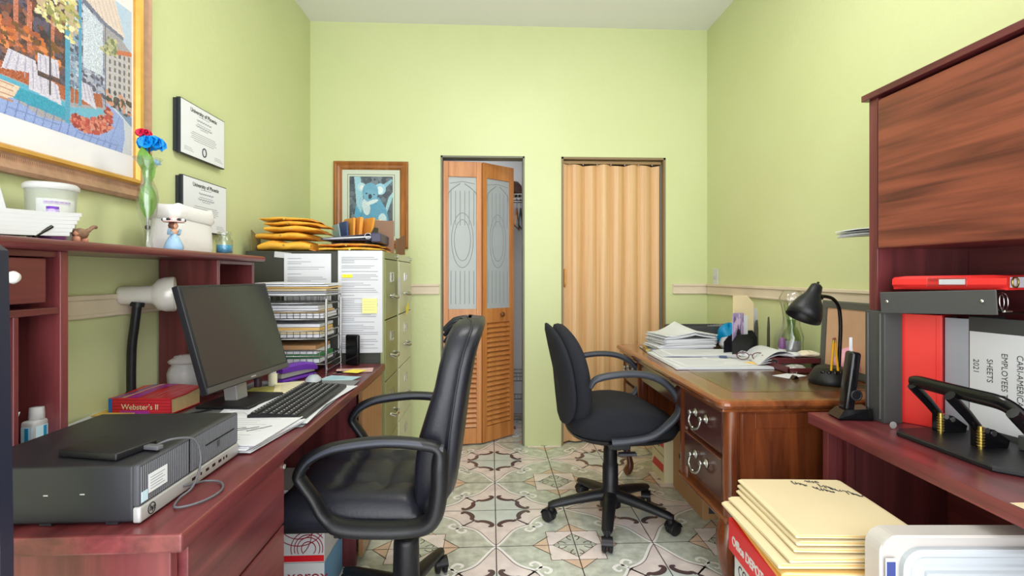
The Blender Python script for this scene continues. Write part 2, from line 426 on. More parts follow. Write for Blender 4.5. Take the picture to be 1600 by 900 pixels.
# chair rails
def rail(name, x0, x1, y0, y1, alongx=True):
    g = G()
    if alongx: g.bx(x0, x1, y0-.012, y0, 1.056, 1.112, 0, .003); g.bx(x0, x1, y0-.02, y0, 1.104, 1.120, 0, .003); g.bx(x0, x1, y0-.016, y0, 1.05, 1.062, 0, .003)
    else:
        s = 1 if x1 > x0 else -1
        a = lambda d, z0, z1: g.bx(min(x0, x0+s*d), max(x0, x0+s*d), y0, y1, z0, z1, 0, .003)
        a(.012, 1.056, 1.112); a(.02, 1.104, 1.120); a(.016, 1.05, 1.062)
    struct(name, g, M_['rail'])
rail('trim_1', XL+.02, -.35, YB, 0)
rail('trim_2', 1.272, XR-.002, YB, 0)
rail('trim_3', XR, XR-1, -.4, YB-.022, False)
rail('trim_4', XL, XL+1, -.4, YB-.022, False)
# door linings
def lining(name, x0, x1, m, t=.016):
    g = G().bx(x0, x0+t, YB-.006, YB+.1, 0, 2.0).bx(x1-t, x1, YB-.006, YB+.1, 0, 2.0).bx(x0, x1, YB-.006, YB+.1, 2.0-t, 2.0)
    struct(name, g, m)
lining('trim_5', -.341, .234, M_['trimdark'], .012)
lining('trim_6', .49, 1.222, mk('taupe_jamb', (138, 118, 88), .6), .014)

# patterned ceramic floor, tile by tile
def floor():
    base = G().bx(XL-.1, XR+.1, -.5, 4.34, -.05, 0, 0)
    g = base; T_ = .345; ox, oy = .024, 2.225
    half = [(0, 1), (.07, .9), (.14, .77), (.22, .63), (.30, .545), (.39, .49), (.47, .45)]
    curve = half+[(v, u) for u, v in half[::-1]][1:]
    scr = [(.47, .45), (.51, .50), (.52, .57), (.47, .63), (.41, .61), (.40, .57), (.43, .55)]
    dk = [(.475, .10), (.47, .055), (.425, .05), (.37, .09), (.335, .15), (.325, .21), (.335, .25), (.30, .285)]
    sc2 = [(.80, .975), (.785, .945), (.81, .92), (.85, .93), (.89, .965)]
    def sm(p, n=4): return [(q.x, q.y) for q in spl([(a, b, 0) for a, b in p], n)]
    curve_s = sm(half, 3); curve_s = curve_s+[(v, u) for u, v in curve_s[::-1]]
    def rib(tr, pts, wd, z, mat):
        P = [Vector(tr(p)) for p in pts]; L = []; Rr = []
        for i, p in enumerate(P):
            t = (P[min(i+1, len(P)-1)]-P[max(i-1, 0)]); t = t.normalized() if t.length > 1e-9 else Vector((1, 0)); n_ = Vector((-t.y, t.x))
            ww = wd*(.55+.45*sin(pi*min(1, max(0, i/(len(P)-1))))) if wd > .02 else wd
            L.append(p+n_*ww*T_/2); Rr.append(p-n_*ww*T_/2)
        vs = [(a.x, a.y, z) for a in L]+[(a.x, a.y, z) for a in Rr]; k = len(P)
        fs = [(i, i+1, i+1+k, i+k) for i in range(k-1)]
        g.add(vs, fs, mat)
    def pol(tr, pts, z, mat): g.add([(*tr(p), z) for p in pts], [tuple(range(len(pts)))], mat)
    for i in range(-4, 5):
        for j in range(-4, 7):
            x0 = ox+i*T_; y0 = oy+j*T_
            ui = (i % 2 == 0); vj = (j % 2 != 0)
            def tr(p, x0=x0, y0=y0, ui=ui, vj=vj):
                u, v = p
                return (max(XL-.1, min(XR+.1, x0+T_*(u if ui else 1-u))), min(4.34, y0+T_*(v if vj else 1-v)))
            pol(tr, [(0, 0)]+curve_s, .0006, 1)
            pol(tr, [(1, 1)]+curve_s[::-1], .0006, 2)
            # mint heart round A
            pol(tr, [(0, 0), (.44, 0), (.38, .07), (.33, .14), (.31, .22), (.29, .29), (.22, .31), (.14, .33), (.07, .38), (0, .44)], .0009, 3)
            # square at B
            pol(tr, [(1, 1), (.66, 1), (.66, .66), (1, .66)], .0009, 1)
            pol(tr, [(.66, 1), (.46, 1), (.66, .8)], .0009, 4); pol(tr, [(1, .66), (.8, .66), (1, .46)], .0009, 4)
            pol(tr, [(1, 1), (.72, 1), (1, .72)], .0011, 2)
            for a, b in (((.66, 1), (.66, .66)), ((.66, .66), (1, .66)), ((.46, 1), (.68, .78)), ((1, .46), (.78, .68)), ((.72, 1), (1, .72)), ((.66, .80), (.52, .94))):
                rib(tr, [a, b], .010, .0013, 7)
            rib(tr, curve_s, .0199, .0014, 5); rib(tr, [(u+.009, v+.009) for u, v in curve_s], .0199, .00135, 5)
            sh = [(u-.013, v-.013) for u, v in curve_s]; rib(tr, sh, .008, .0012, 6)
            for q in (scr, [(v, u) for u, v in scr]): rib(tr, sm(q), .042, .0014, 5)
            for q in (dk, [(v, u) for u, v in dk]): rib(tr, sm(q), .072, .0014, 6)
            for q in (sc2, [(v, u) for u, v in sc2]): rib(tr, sm(q), .014, .0015, 6)
            gw = .0022
            g.add([(x0-gw, y0, .0016), (x0+gw, y0, .0016), (x0+gw, y0+T_, .0016), (x0-gw, y0+T_, .0016)], [(0, 1, 2, 3)], 8)
            g.add([(x0, y0-gw*.7, .0017), (x0+T_, y0-gw*.7, .0017), (x0+T_, y0+gw*.7, .0017), (x0, y0+gw*.7, .0017)], [(0, 1, 2, 3)], 8)
    for v in range(len(g.v)):
        x, y, z = g.v[v]; g.v[v] = (min(XR+.1, max(XL-.1, x)), min(4.34, y), z)
    struct('floor', g, [M_['t_mint'], M_['t_pink'], M_['t_green'], M_['t_mint'], M_['t_peach'], M_['t_white'], M_['t_dark'], M_['t_line'], M_['grout']])
floor()

# ------------------------------------------------------------ louvred bifold door
def bifold():
    t = T('bifold_door', 'honey oak bifold door with frosted etched glass over louvres, standing partly open', 'door', (-.335, 3.6, 0))
    t['kind'] = 'structure'
    def leaf(p0, p1, knob):
        p0 = Vector((p0[0]+.335, p0[1]-3.6, 0)); p1 = Vector((p1[0]+.335, p1[1]-3.6, 0)); d = (p1-p0); W = d.length
        M = frameM(p0, d, (0, 0, 1))     # local x across, y up, z toward room
        H = 1.965; th = .03; st = .036
        g = G()
        g.bx(0, st, .012, H, -th, 0, 0, .002, M); g.bx(W-st, W, .012, H, -th, 0, 0, .002, M)
        for a, b in ((.012, .12), (.845, .945), (H-.105, H)): g.bx(st, W-st, a, b, -th, 0, 0, .002, M)
        leafo = obj('door_leaf', g, M_['oak'], t)
        g = G().bx(st-.004, W-st+.004, .94, H-.1, -th/2-.003, -th/2+.003, 0, 0, M)
        # etched ornament: fluted lines and oval wreath
        def et(pts, r=.0022): g.tube([(x, y, -th/2+.004) for x, y in pts], r, 1, 5, M, flat=(.3, 1))
        cx = W/2; y0, y1 = .96, H-.12
        for k in range(6):
            x = st+.018+(W-2*st-.036)*k/5
            et([(x, y0+.02), (x, y0+.25)]); et([(x, y1-.32), (x, y1-.08)])
        for rr in (1, .75):
            et([(cx+.075*rr*cos(q), (y0+y1)/2+.02+.19*rr*sin(q)) for q in [2*pi*k/24 for k in range(25)]])
        for s in (-1, 1):
            et([(cx+s*(.015+.085*sin(q*.9)), y1-.03-.05*q) for q in [k/8 for k in range(17)]], .003)
        et([(st+.01, y1-.03), (cx, y1-.015), (W-st-.01, y1-.03)])
        obj('glass_pane', g, [M_['frosted'], M_['etch']], leafo)
        g = G(); n = 21
        for k in range(n):
            y = .125+(.845-.125)*(k+.5)/n; hh = (.72/n)
            g.bx(st-.003, W-st+.003, -hh*.62, hh*.62, -.004, .004, 0, .0015, M @ TR(0, y, -th/2, -38))
        obj('louvre_panel', g, M_['oak'], leafo)
        if knob:
            obj('knob', G().lathe([(.006, 0), (.006, .012), (.016, .018), (.018, .026), (.012, .034), (0, .036)], 16, 0, M @ TR(W*.56, .90, 0)), mk('wood_knob', (110, 66, 30), .3), leafo)
    leaf((-.325, 3.535), (-.062, 3.565), False)
    leaf((-.052, 3.568), (.17, 3.755), True)
bifold()

# ------------------------------------------------------------ folding (accordion) door
def accordion():
    t = T('accordion_door', 'closed tan vinyl accordion folding door with wood grain pleats', 'door', (.504, 3.585, 0)); t['kind'] = 'structure'
    W = .69; n = 14; pts = []
    for k in range(n+1):
        x = W*k/n; y = .012*(1 if k % 2 else -1); pts.append((x, y))
    fine = []
    for k in range(n):
        a, b = pts[k], pts[k+1]
        for q in range(4):
            u = q/4; bulge = .006*sin(pi*u)
            fine.append((a[0]+(b[0]-a[0])*u, a[1]+(b[1]-a[1])*u-bulge))
    fine.append(pts[-1])
    th = .003; ring = fine+[(x, y+th) for x, y in fine[::-1]]
    g = G(); k = len(ring)
    g.add([(x, y, .012) for x, y in ring]+[(x, y, 1.955+.006*sin(x*27)) for x, y in ring], [tuple(range(k))[::-1], tuple(range(k, 2*k))]+[(i, (i+1) % k, (i+1) % k+k, i+k) for i in range(k)], 0, False)
    obj('pleated_panel', g, M_['tanfold'], t)
    obj('track', G().bx(0, W+.01, -.02, .02, 1.962, 1.982, 0, .002), mk('track_tan', (168, 138, 96), .5), t)
    obj('lead_post', G().bx(-.002, .018, -.02, .016, .012, 1.96, 0, .003), M_['tanfold'], t)
    obj('handle', G().tube(spl([(.014, -.022, 1.10), (.014, -.04, 1.115), (.014, -.042, 1.16), (.014, -.04, 1.205), (.014, -.022, 1.22)], 5), .007, 0, 8), mk('handle_amber', (214, 150, 70), .3), t)
    g = G()
    for k in range(1, n, 2): g.cyl((pts[k][0], -.004, 1.955), (pts[k][0], -.004, 1.964), .004, 0, 8)
    obj('glides', g, M_['white'], t)
    g = G().bx(W+.006, W+.014, -.01, .01, .005, 1.96); obj('far_post', g, M_['trimdark'], t)
accordion()

# ------------------------------------------------------------ closet contents
t = T('closet_shelf', 'white wire shelf high inside the closet', 'shelf', (.2, 4.05, 1.80))
g = G().tube([(-.8, -.14, 0), (.125, -.14, 0)], .005).tube([(-.8, -.14, -.03), (.125, -.14, -.03)], .004).tube([(-.8, .2, 0), (.125, .2, 0)], .005)
for k in range(34): g.tube([(-.8+k*.027, -.14, -.03), (-.8+k*.027, -.14, .004), (-.8+k*.027, .24, .004)], .0018, 0, 5)
obj('wire_deck', g, M_['white'], t)
obj('closet_rod', G().cyl((-.8, -.06, -.045), (.125, -.06, -.045), .011), M_['steel'], t)
g = G().lathe([(.15, 0), (.16, .012), (.09, .022), (.085, .075), (.06, .105), (0, .115)], 24)
tag(obj('hat', g, mk('dark_brown_felt', (86, 62, 56), .9), None, (.16, 4.04, 1.808)), 'dark brown hat lying on the closet shelf', 'hat')
def hanger(x, lab, m, n):
    t = T(n, lab, 'hanger', (x, 3.99, 1.5), R(82))
    g = G().tube(spl([(0, 0, .24), (.022, 0, .262), (.0, 0, .285), (-.022, 0, .262)], 5)[::-1]+[Vector((0, 0, .2))], .0022, 1, 6)
    g.tube([(0, 0, .2), (-.2, 0, .06), (-.19, 0, .05), (.19, 0, .05), (.2, 0, .06), (0, 0, .2)], .006, 0, 8)
    obj('hanger_frame', g, [m, M_['steel']], t)
hanger(.205, 'brown wooden clothes hanger on the closet rod', M_['oak'], 'clothes_hanger')
hanger(.235, 'dark clothes hanger hanging lower in the closet behind the brown one', M_['binder'], 'clothes_hanger')
g = G().bx(0, .16, 0, .012, 0, 1.40, 0, .003).bx(.01, .15, -.003, 0, .5, 1.36, 0, .002)
tag(obj('white_board_panel', g, M_['closetwall'], None, (.12, 4.2, .14)), 'tall white panel leaning at the back of the closet', 'panel')
t = T('wire_rack', 'small chrome wire rack on the closet floor below the white panel', 'rack', (.22, 4.05, 0))
g = G()
for z in (.06, .22, .36, .42):
    g.tube([(-.1, -.08, z), (.09, -.08, z), (.09, .08, z), (-.1, .08, z)], .004, 0, 6, closed=True)
for k in range(8): g.tube([(-.1+k*.027, -.08, .36), (-.1+k*.027, -.08, .42)], .0018, 0, 5)
for sx in (-.1, .09):
    for sy in (-.08, .08): g.tube([(sx, sy, 0), (sx, sy, .44)], .005, 0, 6)
for k in range(9): g.tube([(-.1+k*.024, -.08, .22), (-.1+k*.024, .08, .22)], .0018, 0, 5)
obj('rack_frame', g, M_['steel'], t)
# ------------------------------------------------------------ left computer desk with its hutch
def lam(parent, name, x0, x1, y0, y1, z0, z1, ax, b=.002, label=None):
    return obj(name, G().bx(x0, x1, y0, y1, z0, z1, 0, b), M_['lam'+ax], parent, label=label)
t = T('computer_desk', 'mahogany laminate computer desk with drawers along the left wall', 'desk', (-.86, 1.7, 0))
L = lambda *a: None
def DK(name, x0, x1, y0, y1, z0, z1, ax, b=.002, parent=None, label=None):
    return lam(parent or t, name, x0+.86, x1+.86, y0-1.7, y1-1.7, z0, z1, ax, b, label)
DK('desktop', -1.215, -.512, .875, 2.52, .718, .75, 'y', .004)
DK('end_panel', -1.19, -.545, .90, .92, 0, .718, 'z')
DK('end_panel', -1.19, -.545, 1.345, 1.363, 0, .718, 'z')
d1 = DK('drawer', -.95, -.53, .925, 1.343, .545, .708, 'y')
d2 = DK('drawer', -.95, -.53, .925, 1.343, .375, .538, 'y')
d3 = DK('drawer', -.95, -.53, .925, 1.343, .06, .368, 'y')
DK('back_panel', -1.19, -1.175, 1.363, 2.10, .2, .718, 'z')
DK('end_panel', -1.19, -.545, 2.10, 2.118, 0, .718, 'z')
DK('end_panel', -1.19, -.545, 2.495, 2.513, 0, .718, 'z')
M_['lamlit'] = wood('reflected_light_laminate', (150, 108, 72), (172, 128, 90), 'z', .3)  # mahogany lightened to tan: reflected light painted into the colour
obj('cabinet_door', G().bx(.32, .338, .42, .793, .03, .708, 0, .002), M_['lamlit'], t, label='side door with reflected light painted in tan')
obj('screw_cap', G().cyl((.331, -.362, .69), (.334, -.362, .69), .006), M_['silver'], t)

h = T('desk_hutch', 'mahogany laminate hutch with cubbies and a long shelf on the left desk', 'hutch', (-1.1, 1.7, .7505))
def HT(name, x0, x1, y0, y1, z0, z1, ax, b=.002, parent=None, label=None):
    return lam(parent or h, name, x0+1.1, x1+1.1, y0-1.7, y1-1.7, z0-.7505, z1-.7505, ax, b, label)
g = G(); sh = []
for k in range(9): q = -pi/2+pi*k/8; sh.append((.13+.012*cos(q), .012*sin(q)))
prof = [(-.115, -.012)]+sh+[(-.115, .012)]
g.loft([[(x, y, .4975+z) for x, z in prof] for y in (-.93, .53)], 0, False)
g.cyl((-.0, .52, .4856), (-.0, .52, .5094), .001)
obj('top_shelf', g, M_['lamy'], h)
HT('side_panel', -1.21, -1.0, .80, .82, .751, 1.236, 'z')
HT('side_panel', -1.21, -1.0, 1.242, 1.264, .751, 1.236, 'z')
HT('divider', -1.21, -1.005, 1.13, 1.142, .751, 1.10, 'z')
HT('cubby_shelf', -1.21, -1.003, .82, 1.242, 1.09, 1.106, 'y')
HT('cubby_floor', -1.21, -1.003, .82, 1.242, .751, .763, 'y')
dr = HT('drawer', -1.20, -1.006, .84, 1.21, 1.118, 1.218, 'y')
HT('face_rail', -1.20, -1.008, .82, 1.242, 1.221, 1.236, 'y')
obj('knob', G().lathe([(.006, 0), (.006, .01), (.017, .016), (.019, .026), (.013, .036), (0, .039)], 16, 0, TR(.094, -.590, .425, 0, 90) @ Matrix.Scale(.72, 4)), mk('white_porcelain', (235, 232, 230), .2), dr, label='white round knob')
HT('side_panel', -1.213, -1.003, 1.934, 1.952, .751, 1.236, 'z')
HT('side_panel', -1.213, -1.003, 2.21, 2.228, .751, 1.236, 'z')
HT('cubby_top', -1.21, -1.003, 1.952, 2.21, 1.222, 1.236, 'y')
HT('cubby_shelf', -1.21, -1.01, 1.952, 2.21, 1.02, 1.034, 'y')
HT('cubby_shelf', -1.21, -1.01, 1.952, 2.21, .80, .814, 'y')
HT('cubby_back', -1.214, -1.206, 1.952, 2.21, .80, 1.222, 'z')
HT('lower_ledge', -1.21, -.985, 1.90, 2.228, .751, .768, 'y')

# dark board edge at the very left of the photo
g = G().loft([[(x, .74, z), (r, .74, z), (r, .76, z), (x, .76, z)] for x, r, z in ((-.76, -.674, 0), (-.76, -.676, .8), (-.76, -.683, 1.215), (-.76, -.700, 1.228))], 0, False)
o = tag(obj('upright_board', g, mk('navy_black_board', (34, 36, 52), .35), None), 'dark upright board standing at the near end of the left desk', 'board')

# ------------------------------------------------------------ desktop computer and portable drive
t = T('desktop_computer', 'black small form desktop computer lying flat on the left desk', 'computer', (-.76, 1.08, .7515))
g = G(); rbx(g, -.155, .148, -.172, .172, .004, .102, .005)
for k in range(3): g.bx(-.12+k*.11, -.10+k*.11, -.168, -.15, 0, .005)
obj('case', g, M_['pcblack'], t)
g = G(); rbx(g, .146, .158, -.172, .172, .03, .102, .004)
for k in range(60):
    y = -.168+k*.0028*2; 
    if y < .165: g.bx(.1578, .1586, y, y+.0022, .034, .098, 1, 0, TR(0, 0, 0) )
obj('front_grille', g, [M_['grill'], M_['grillline']], t)
g = G(); rbx(g, .146, .160, -.172, .172, .002, .030, .004)
for k, (y, wd) in enumerate(((-.02, .012), (.01, .005), (.03, .012), (.055, .012), (.08, .012), (.10, .005), (.112, .005))): g.bx(.1595, .1604, y, y+wd, .014, .020, 1)
obj('port_strip', g, [M_['silver'], M_['gloss']], t, label='silver strip with ports')
g = G().bx(.1585, .1594, -.028, -.025, .034, .10, 1).bx(.1585, .1600, .03, .15, .068, .070, 1).bx(.1585, .1605, .075, .085, .052, .064, 0)
obj('optical_drive', g, [M_['grill'], M_['gloss']], t)
MX = lambda x, y, z: frameM((x, y, z), (0, 1, 0), (0, 0, 1))
g = G().tube([(.1606+0, -.143+.0095*cos(q), .0165+.0095*sin(q)) for q in [2*pi*k/20 for k in range(20)]], .0009, 0, 5, closed=True)
b = obj('badge', g, M_['gloss'], t); text('hp', .014, M_['gloss'], b, MX(.1606, -.1495, .013), 'badge_lettering', shear=.3)
g = G().bx(.1590, .1596, -.150, -.098, .045, .078, 0).bx(.1590, .1597, -.168, -.152, .036, .054, 1)
for k in range(5): g.bx(.1596, .1598, -.145, -.105-.006*(k % 2), .050+k*.005, .0515+k*.005, 2)
obj('asset_sticker', g, [M_['paper'], mk('pale_blue', (190, 215, 230), .5), M_['ink']], t, label='white asset sticker')
for k in range(4):
    g = G(); rbx(g, -.12+k*.06, -.112+k*.06, -.1728, -.171, .050+.001*k, .0525+.001*k, .001); obj('side_vent', g, M_['silver'], t)

t = T('portable_drive', 'thin black portable hard drive lying on the desktop computer', 'hard drive', (-.705, .982, .8545), R(-13))
g = G(); rbx(g, -.062, .062, -.042, .042, 0, .013, .003); obj('drive_case', g, M_['black'], t)
g = G(); rbx(g, .060, .092, .012, .026, .002, .010, .002)
IM = TR(-.705, .982, .8545, 0, 0, -13).inverted()
pts = [IM @ Vector(p) for p in ((-.628, .985, .8605), (-.61, 1.01, .866), (-.592, 1.05, .854), (-.587, 1.066, .82), (-.585, 1.058, .788), (-.583, 1.03, .765), (-.590, 1.0, .7565), (-.578, .968, .7545), (-.553, .977, .7545), (-.535, 1.008, .7545), (-.534, 1.047, .7545), (-.556, 1.082, .7545), (-.585, 1.082, .757), (-.592, 1.05, .764), (-.600, 1.03, .768))]
g.tube(spl(pts, 7), .0022, 0, 8)
obj('usb_cable', g, mk('grey_cable', (92, 92, 98), .4), t)

# ------------------------------------------------------------ dictionary
t = T('dictionary', "thick red paperback Webster's dictionary lying on the left desk with a curled cover", 'book', (-1.072, 1.70, .7515), R(-4))
g = G()
def bk(u): return .012*sin(pi*u)
g.loft([[(x, -.068, .003), (x, .07, .003), (x, .07, .044+.016*sin(pi*(x+.095)/.19)*.4+.008), (x, 0, .05+.006*cos(x*30)), (x, -.068, .046)] for x in [-.094+.188*k/12 for k in range(13)]], 0, False)
obj('page_block', g, mk('page_edges', (226, 196, 140), .7, var=.06, vscale=90), t)
g = G()
cols = 6
g.loft([[(x, -.074, .0), (x, .072, .0), (x, .072, .003), (x, -.068, .003), (x, -.070, .046), (x, 0, .052+.006*cos(x*30)), (x, .07, .054+.016*sin(pi*(x+.095)/.19)*.4), (x, .072, .058+.016*sin(pi*(x+.095)/.19)*.4), (x, 0, .056+.006*cos(x*30)), (x, -.074, .050)] for x in [-.097+.194*k/12 for k in range(13)]], 0, False)
for k in range(5): g.bx(-.097, .097, -.0748, -.074, .006+k*.0095, .0075+k*.0095, 1)
g.bx(-.0965, -.086, -.0752, -.074, .003, .049, 2)
g.bx(-.06, .03, -.0752, -.074, .0, .012, 3)
def onc(x, y, dz=.0006): 
    za = .050+(.056+.006*cos(x*30)-.050)*(y+.074)/.074 if y < 0 else (.056+.006*cos(x*30))+(.058+.0064*sin(pi*(x+.095)/.19)-.056-.006*cos(x*30))*y/.072
    return (x, y, za+dz)
def band(x0, x1, sk, m):
    n = 8; vs = []
    for k in range(n+1):
        y = -.07+.14*k/n
        vs += [onc(x0+sk*k/n, y), onc(x1+sk*k/n, y)]
    g.add(vs, [(2*k, 2*k+1, 2*k+3, 2*k+2) for k in range(n)], m)
band(-.088, -.074, .03, 2); band(-.04, -.008, .03, 3); band(-.06, -.050, .03, 4)
for k in range(5): band(.012+k*.012, .0135+k*.012, .035, 4 if k % 2 else 5)
cv = obj('cover', g, [mk('book_red', (206, 40, 50), .3), mk('book_darkred', (150, 24, 44), .3), mk('book_blue', (30, 110, 190), .3), mk('book_magenta', (170, 50, 160), .3), M_['white'], mk('book_pinkline', (230, 140, 140), .3)], t)
text("Webster's II", .0235, M_['cream'], cv, frameM((-.056, -.0756, .016), (1, 0, 0), (0, 0, 1)), 'title_lettering')

# ------------------------------------------------------------ gooseneck desk lamp (white head)
t = T('desk_lamp', 'white bullet headed desk lamp on a black gooseneck behind the dictionary', 'lamp', (-1.187, 1.752, .7690))
obj('base', G().lathe([(.018, 0), (.019, .006), (.018, .02), (.014, .028), (.012, .035), (0, .036)], 32), M_['black'], t)
obj('gooseneck', G().tube(spl([(.0, 0, .03), (.0, 0, .10), (.004, -.002, .18), (.014, -.004, .25), (.022, -.005, .312)], 6), .0135, 0, 14), M_['black'], t)
Mh = frameM((-.03, 0, .385), (0, 0, 1), (0, 1, 0)) # z axis will run along x
Mh = TR(.0, .01, .372, 0, 90, 0) @ TR(0, 0, 0)
Mh = Mh @ Matrix.Identity(4)
prof = [(0, -.052), (.022, -.050), (.027, -.042), (.027, .03), (.03, .036), (.046, .048), (.052, .066), (.053, .088), (.051, .092), (.047, .088), (.044, .068), (.03, .05), (.0, .046)]
Mh = TR(.020, .005, .345) @ Euler((0, R(89), R(26))).to_matrix().to_4x4() @ Matrix.Scale(1.12, 4)
hd = obj('lamp_head', G().lathe(prof, 32, 0, Mh), mk('pearl_white', (226, 222, 214), .25, metal=.1), t)
obj('bulb', G().lathe([(0, .082), (.02, .08), (.034, .07), (.034, .062), (.012, .048)], 20, 0, Mh), M_['chrome'], hd)
obj('switch_knob', G().lathe([(.0, -.072), (.008, -.070), (.009, -.056), (.006, -.05)], 14, 0, Mh), M_['black'], hd)
obj('neck_joint', G().cyl((.022, -.005, .308), (.024, -.004, .322), .020, 0, 18), M_['black'], t)

# glass candle jar
t = T('glass_jar', 'empty clear glass jar with a lid behind the dictionary', 'jar', (-1.06, 1.835, .7515))
obj('jar_body', G().lathe([(.042, 0), (.047, .008), (.054, .06), (.056, .09), (.050, .108), (.042, .118), (.046, .124), (.043, .124), (.039, .117), (.047, .105), (.053, .088), (.050, .06), (.044, .01), (0, .006)], 28), M_['jarglass'], t)
obj('jar_lid', G().lathe([(.050, .126), (.053, .130), (.050, .136), (.036, .143), (.034, .150), (0, .152)], 28), M_['jarglass'], t)

# ------------------------------------------------------------ monitor
t = T('computer_monitor', 'black flat computer monitor on a silver stand, tilted back on the left desk', 'monitor', (-.797, 1.767, .753))
ex = Vector((.056, .459, 0)).normalized(); nb = Vector((-.993, .121, 0)); W = .462
ey = (nb*.093+Vector((0, 0, .32))).normalized(); H = .333
Mm = frameM(Vector((-.8253+.797, 1.537-1.767, .83-.753)), ex, ey)  # x across, y up, z = outward?  (ex x ey)
g = G(); rbx(g, 0, W, 0, H, -.022, 0, .003, 0, Mm)
mon = obj('monitor_housing', g, M_['pcblack'], t)
obj('screen', G().bx(.010, W-.010, .022, H-.009, -.001, .0012, 0, 0, Mm), M_['screen'], mon)
obj('lower_bezel', G().bx(.002, W-.002, .002, .019, 0, .0022, 0, .001, Mm), mk('gunmetal', (90, 90, 94), .3, metal=.5), mon)
obj('brand_badge', G().bx(W*.47, W*.53, .008, .012, .0022, .0026, 0, 0, Mm), M_['silver'], mon)
g = G().bx(-.046, .0, -.03, .03, .012, .15, 0, .004, TR(-.035, -.0, 0, 0, -6, -7))
obj('stand_post', g, M_['silver'], t)
g = G(); rbx(g, -.13, .05, -.11, .10, 0, .012, .005, 0, TR(0, 0, 0, 0, 0, -7)); obj('stand_foot', g, M_['black'], t)

# cables by the monitor
g = G().tube(spl([(-.85, 1.60, .756), (-.93, 1.55, .756), (-.99, 1.52, .756), (-1.02, 1.45, .756)], 6), .003)
tag(obj('monitor_cable', g, M_['black'], None), 'black cable running across the left desk from the monitor', 'cable')
g = G().tube(spl([(-.88, 1.66, .756), (-.95, 1.58, .756), (-1.03, 1.545, .756), (-1.06, 1.46, .756)], 6), .003)
tag(obj('power_cable', g, M_['black'], None), 'second black cable on the left desk, just behind the monitor cable', 'cable')
g = G().tube(spl([(-.79, 1.50, .757), (-.80, 1.56, .765), (-.75, 1.58, .77), (-.70, 1.53, .76), (-.69, 1.47, .7545)], 6), .0022)
tag(obj('charging_cable', g, M_['white'], None), 'white charging cable looped in front of the monitor foot', 'cable')

# ------------------------------------------------------------ printed papers helper
def page(g, x, y, z, rz, w=.216, h=.279, t=.0006, lines=12, m=0, li=1, curl=0, seed=0, hl=None):
    rn = random.Random(seed); M = TR(x, y, z, 0, 0, rz)
    fn = (lambda u, v: curl*(u*u*v)) if curl else None
    g.sheet(w, h, fn, 6 if curl else 1, 6 if curl else 1, t, m, M)
    if not curl:
        for k in range(lines):
            yy = h/2-.03-k*(h-.05)/max(1, lines); ln = (w-.05)*(.4+.6*rn.random())
            g.bx(-w/2+.022, -w/2+.022+ln, yy, yy+.0022, t, t+.00015, li, 0, M)
def paper_thing(name, label, x, y, z, rz, group=None, mats=None, **k):
    g = G(); page(g, 0, 0, 0, 0, **k)
    o = obj(name, g, mats or [M_['paper'], M_['ink']], None, (x, y, z), (0, 0, R(rz)))
    return tag(o, label, 'paper', group)
M_['deskpad'] = mk('grey_desk_pad', (120, 122, 126), .6)
g = G(); rbx(g, -.21, .21, -.32, .32, 0, .002, .0008)
tag(obj('desk_pad', g, M_['deskpad'], None, (-.74, 1.79, .7515)), 'grey desk pad lying under the keyboard and papers', 'desk pad')
paper_thing('paper_sheet', 'printed sheet on the desk pad left of the keyboard, its near part by the computer', -.735, 1.53, .7545, -12, lines=14, seed=1)
paper_thing('paper_sheet', 'printed sheet sticking out under the keyboard on the monitor side', -.745, 1.72, .7555, 12, lines=16, seed=2)
paper_thing('paper_sheet', 'white sheet sticking out under the far right corner of the keyboard', -.63, 1.86, .7565, -6, lines=6, seed=3)
paper_thing('paper_sheet', 'white sheet under the near edge of the keyboard', -.64, 1.62, .7575, 4, lines=5, seed=4)
paper_thing('notepad_sheet', 'yellow lined note sheet beyond the keyboard beside the pill bottle', -.735, 1.975, .7575, 20, mats=[M_['cream'], M_['ink']], w=.15, h=.2, lines=10, seed=5)
paper_thing('notepad_sheet', 'olive yellow notepad sheet behind the monitor stand', -.83, 1.90, .7545, 5, mats=[mk('olive_paper', (196, 186, 96), .7), M_['ink']], w=.12, h=.2, lines=4, seed=6)
paper_thing('receipt', 'small grey receipt lying in front of the monitor stand', -.79, 1.79, .7560, 30, mats=[mk('receipt_grey', (206, 200, 186), .7), M_['ink']], w=.08, h=.14, lines=8, seed=7)
t = T('paper_stack', 'stack of white papers with bent corners between the computer and the keyboard', 'papers', (-.655, 1.395, .7535), R(-8))
for k in range(7):
    g = G(); page(g, random.uniform(-.006, .008), random.uniform(-.006, .006), .0006+k*.0026, random.uniform(-4, 3), w=.20, h=.25, t=.0018, lines=11 if k == 6 else 0, seed=20+k)
    if k == 6:
        for q in range(3): g.tube([(-.04+q*.03, -.02, .0182), (0+q*.03, .01+q*.01, .0182)], .0012, 2, 5)
    obj('sheet', g, [M_['paper'], M_['ink'], M_['inkd']], t)
for x, y, rz, lb, mt in ((-1.13, 1.60, 8, 'white printed paper on the left desk between the hutch post and the dictionary', M_['paper']), (-1.10, 1.52, -6, 'lilac printed paper behind the computer on the left desk', mk('lilac_paper', (216, 212, 226), .7))):
    paper_thing('paper_sheet', lb, x, y, .7525 if y > 1.55 else .7540, rz, mats=[mt, M_['ink']], w=.17, h=.22, lines=12, seed=9)
paper_thing('envelope', 'yellow envelope with a binder clip beside the dictionary', -1.15, 1.68, .7560, 4, mats=[mk('yellow_env', (232, 196, 92), .6), M_['ink']], w=.11, h=.16, t=.002, lines=0)

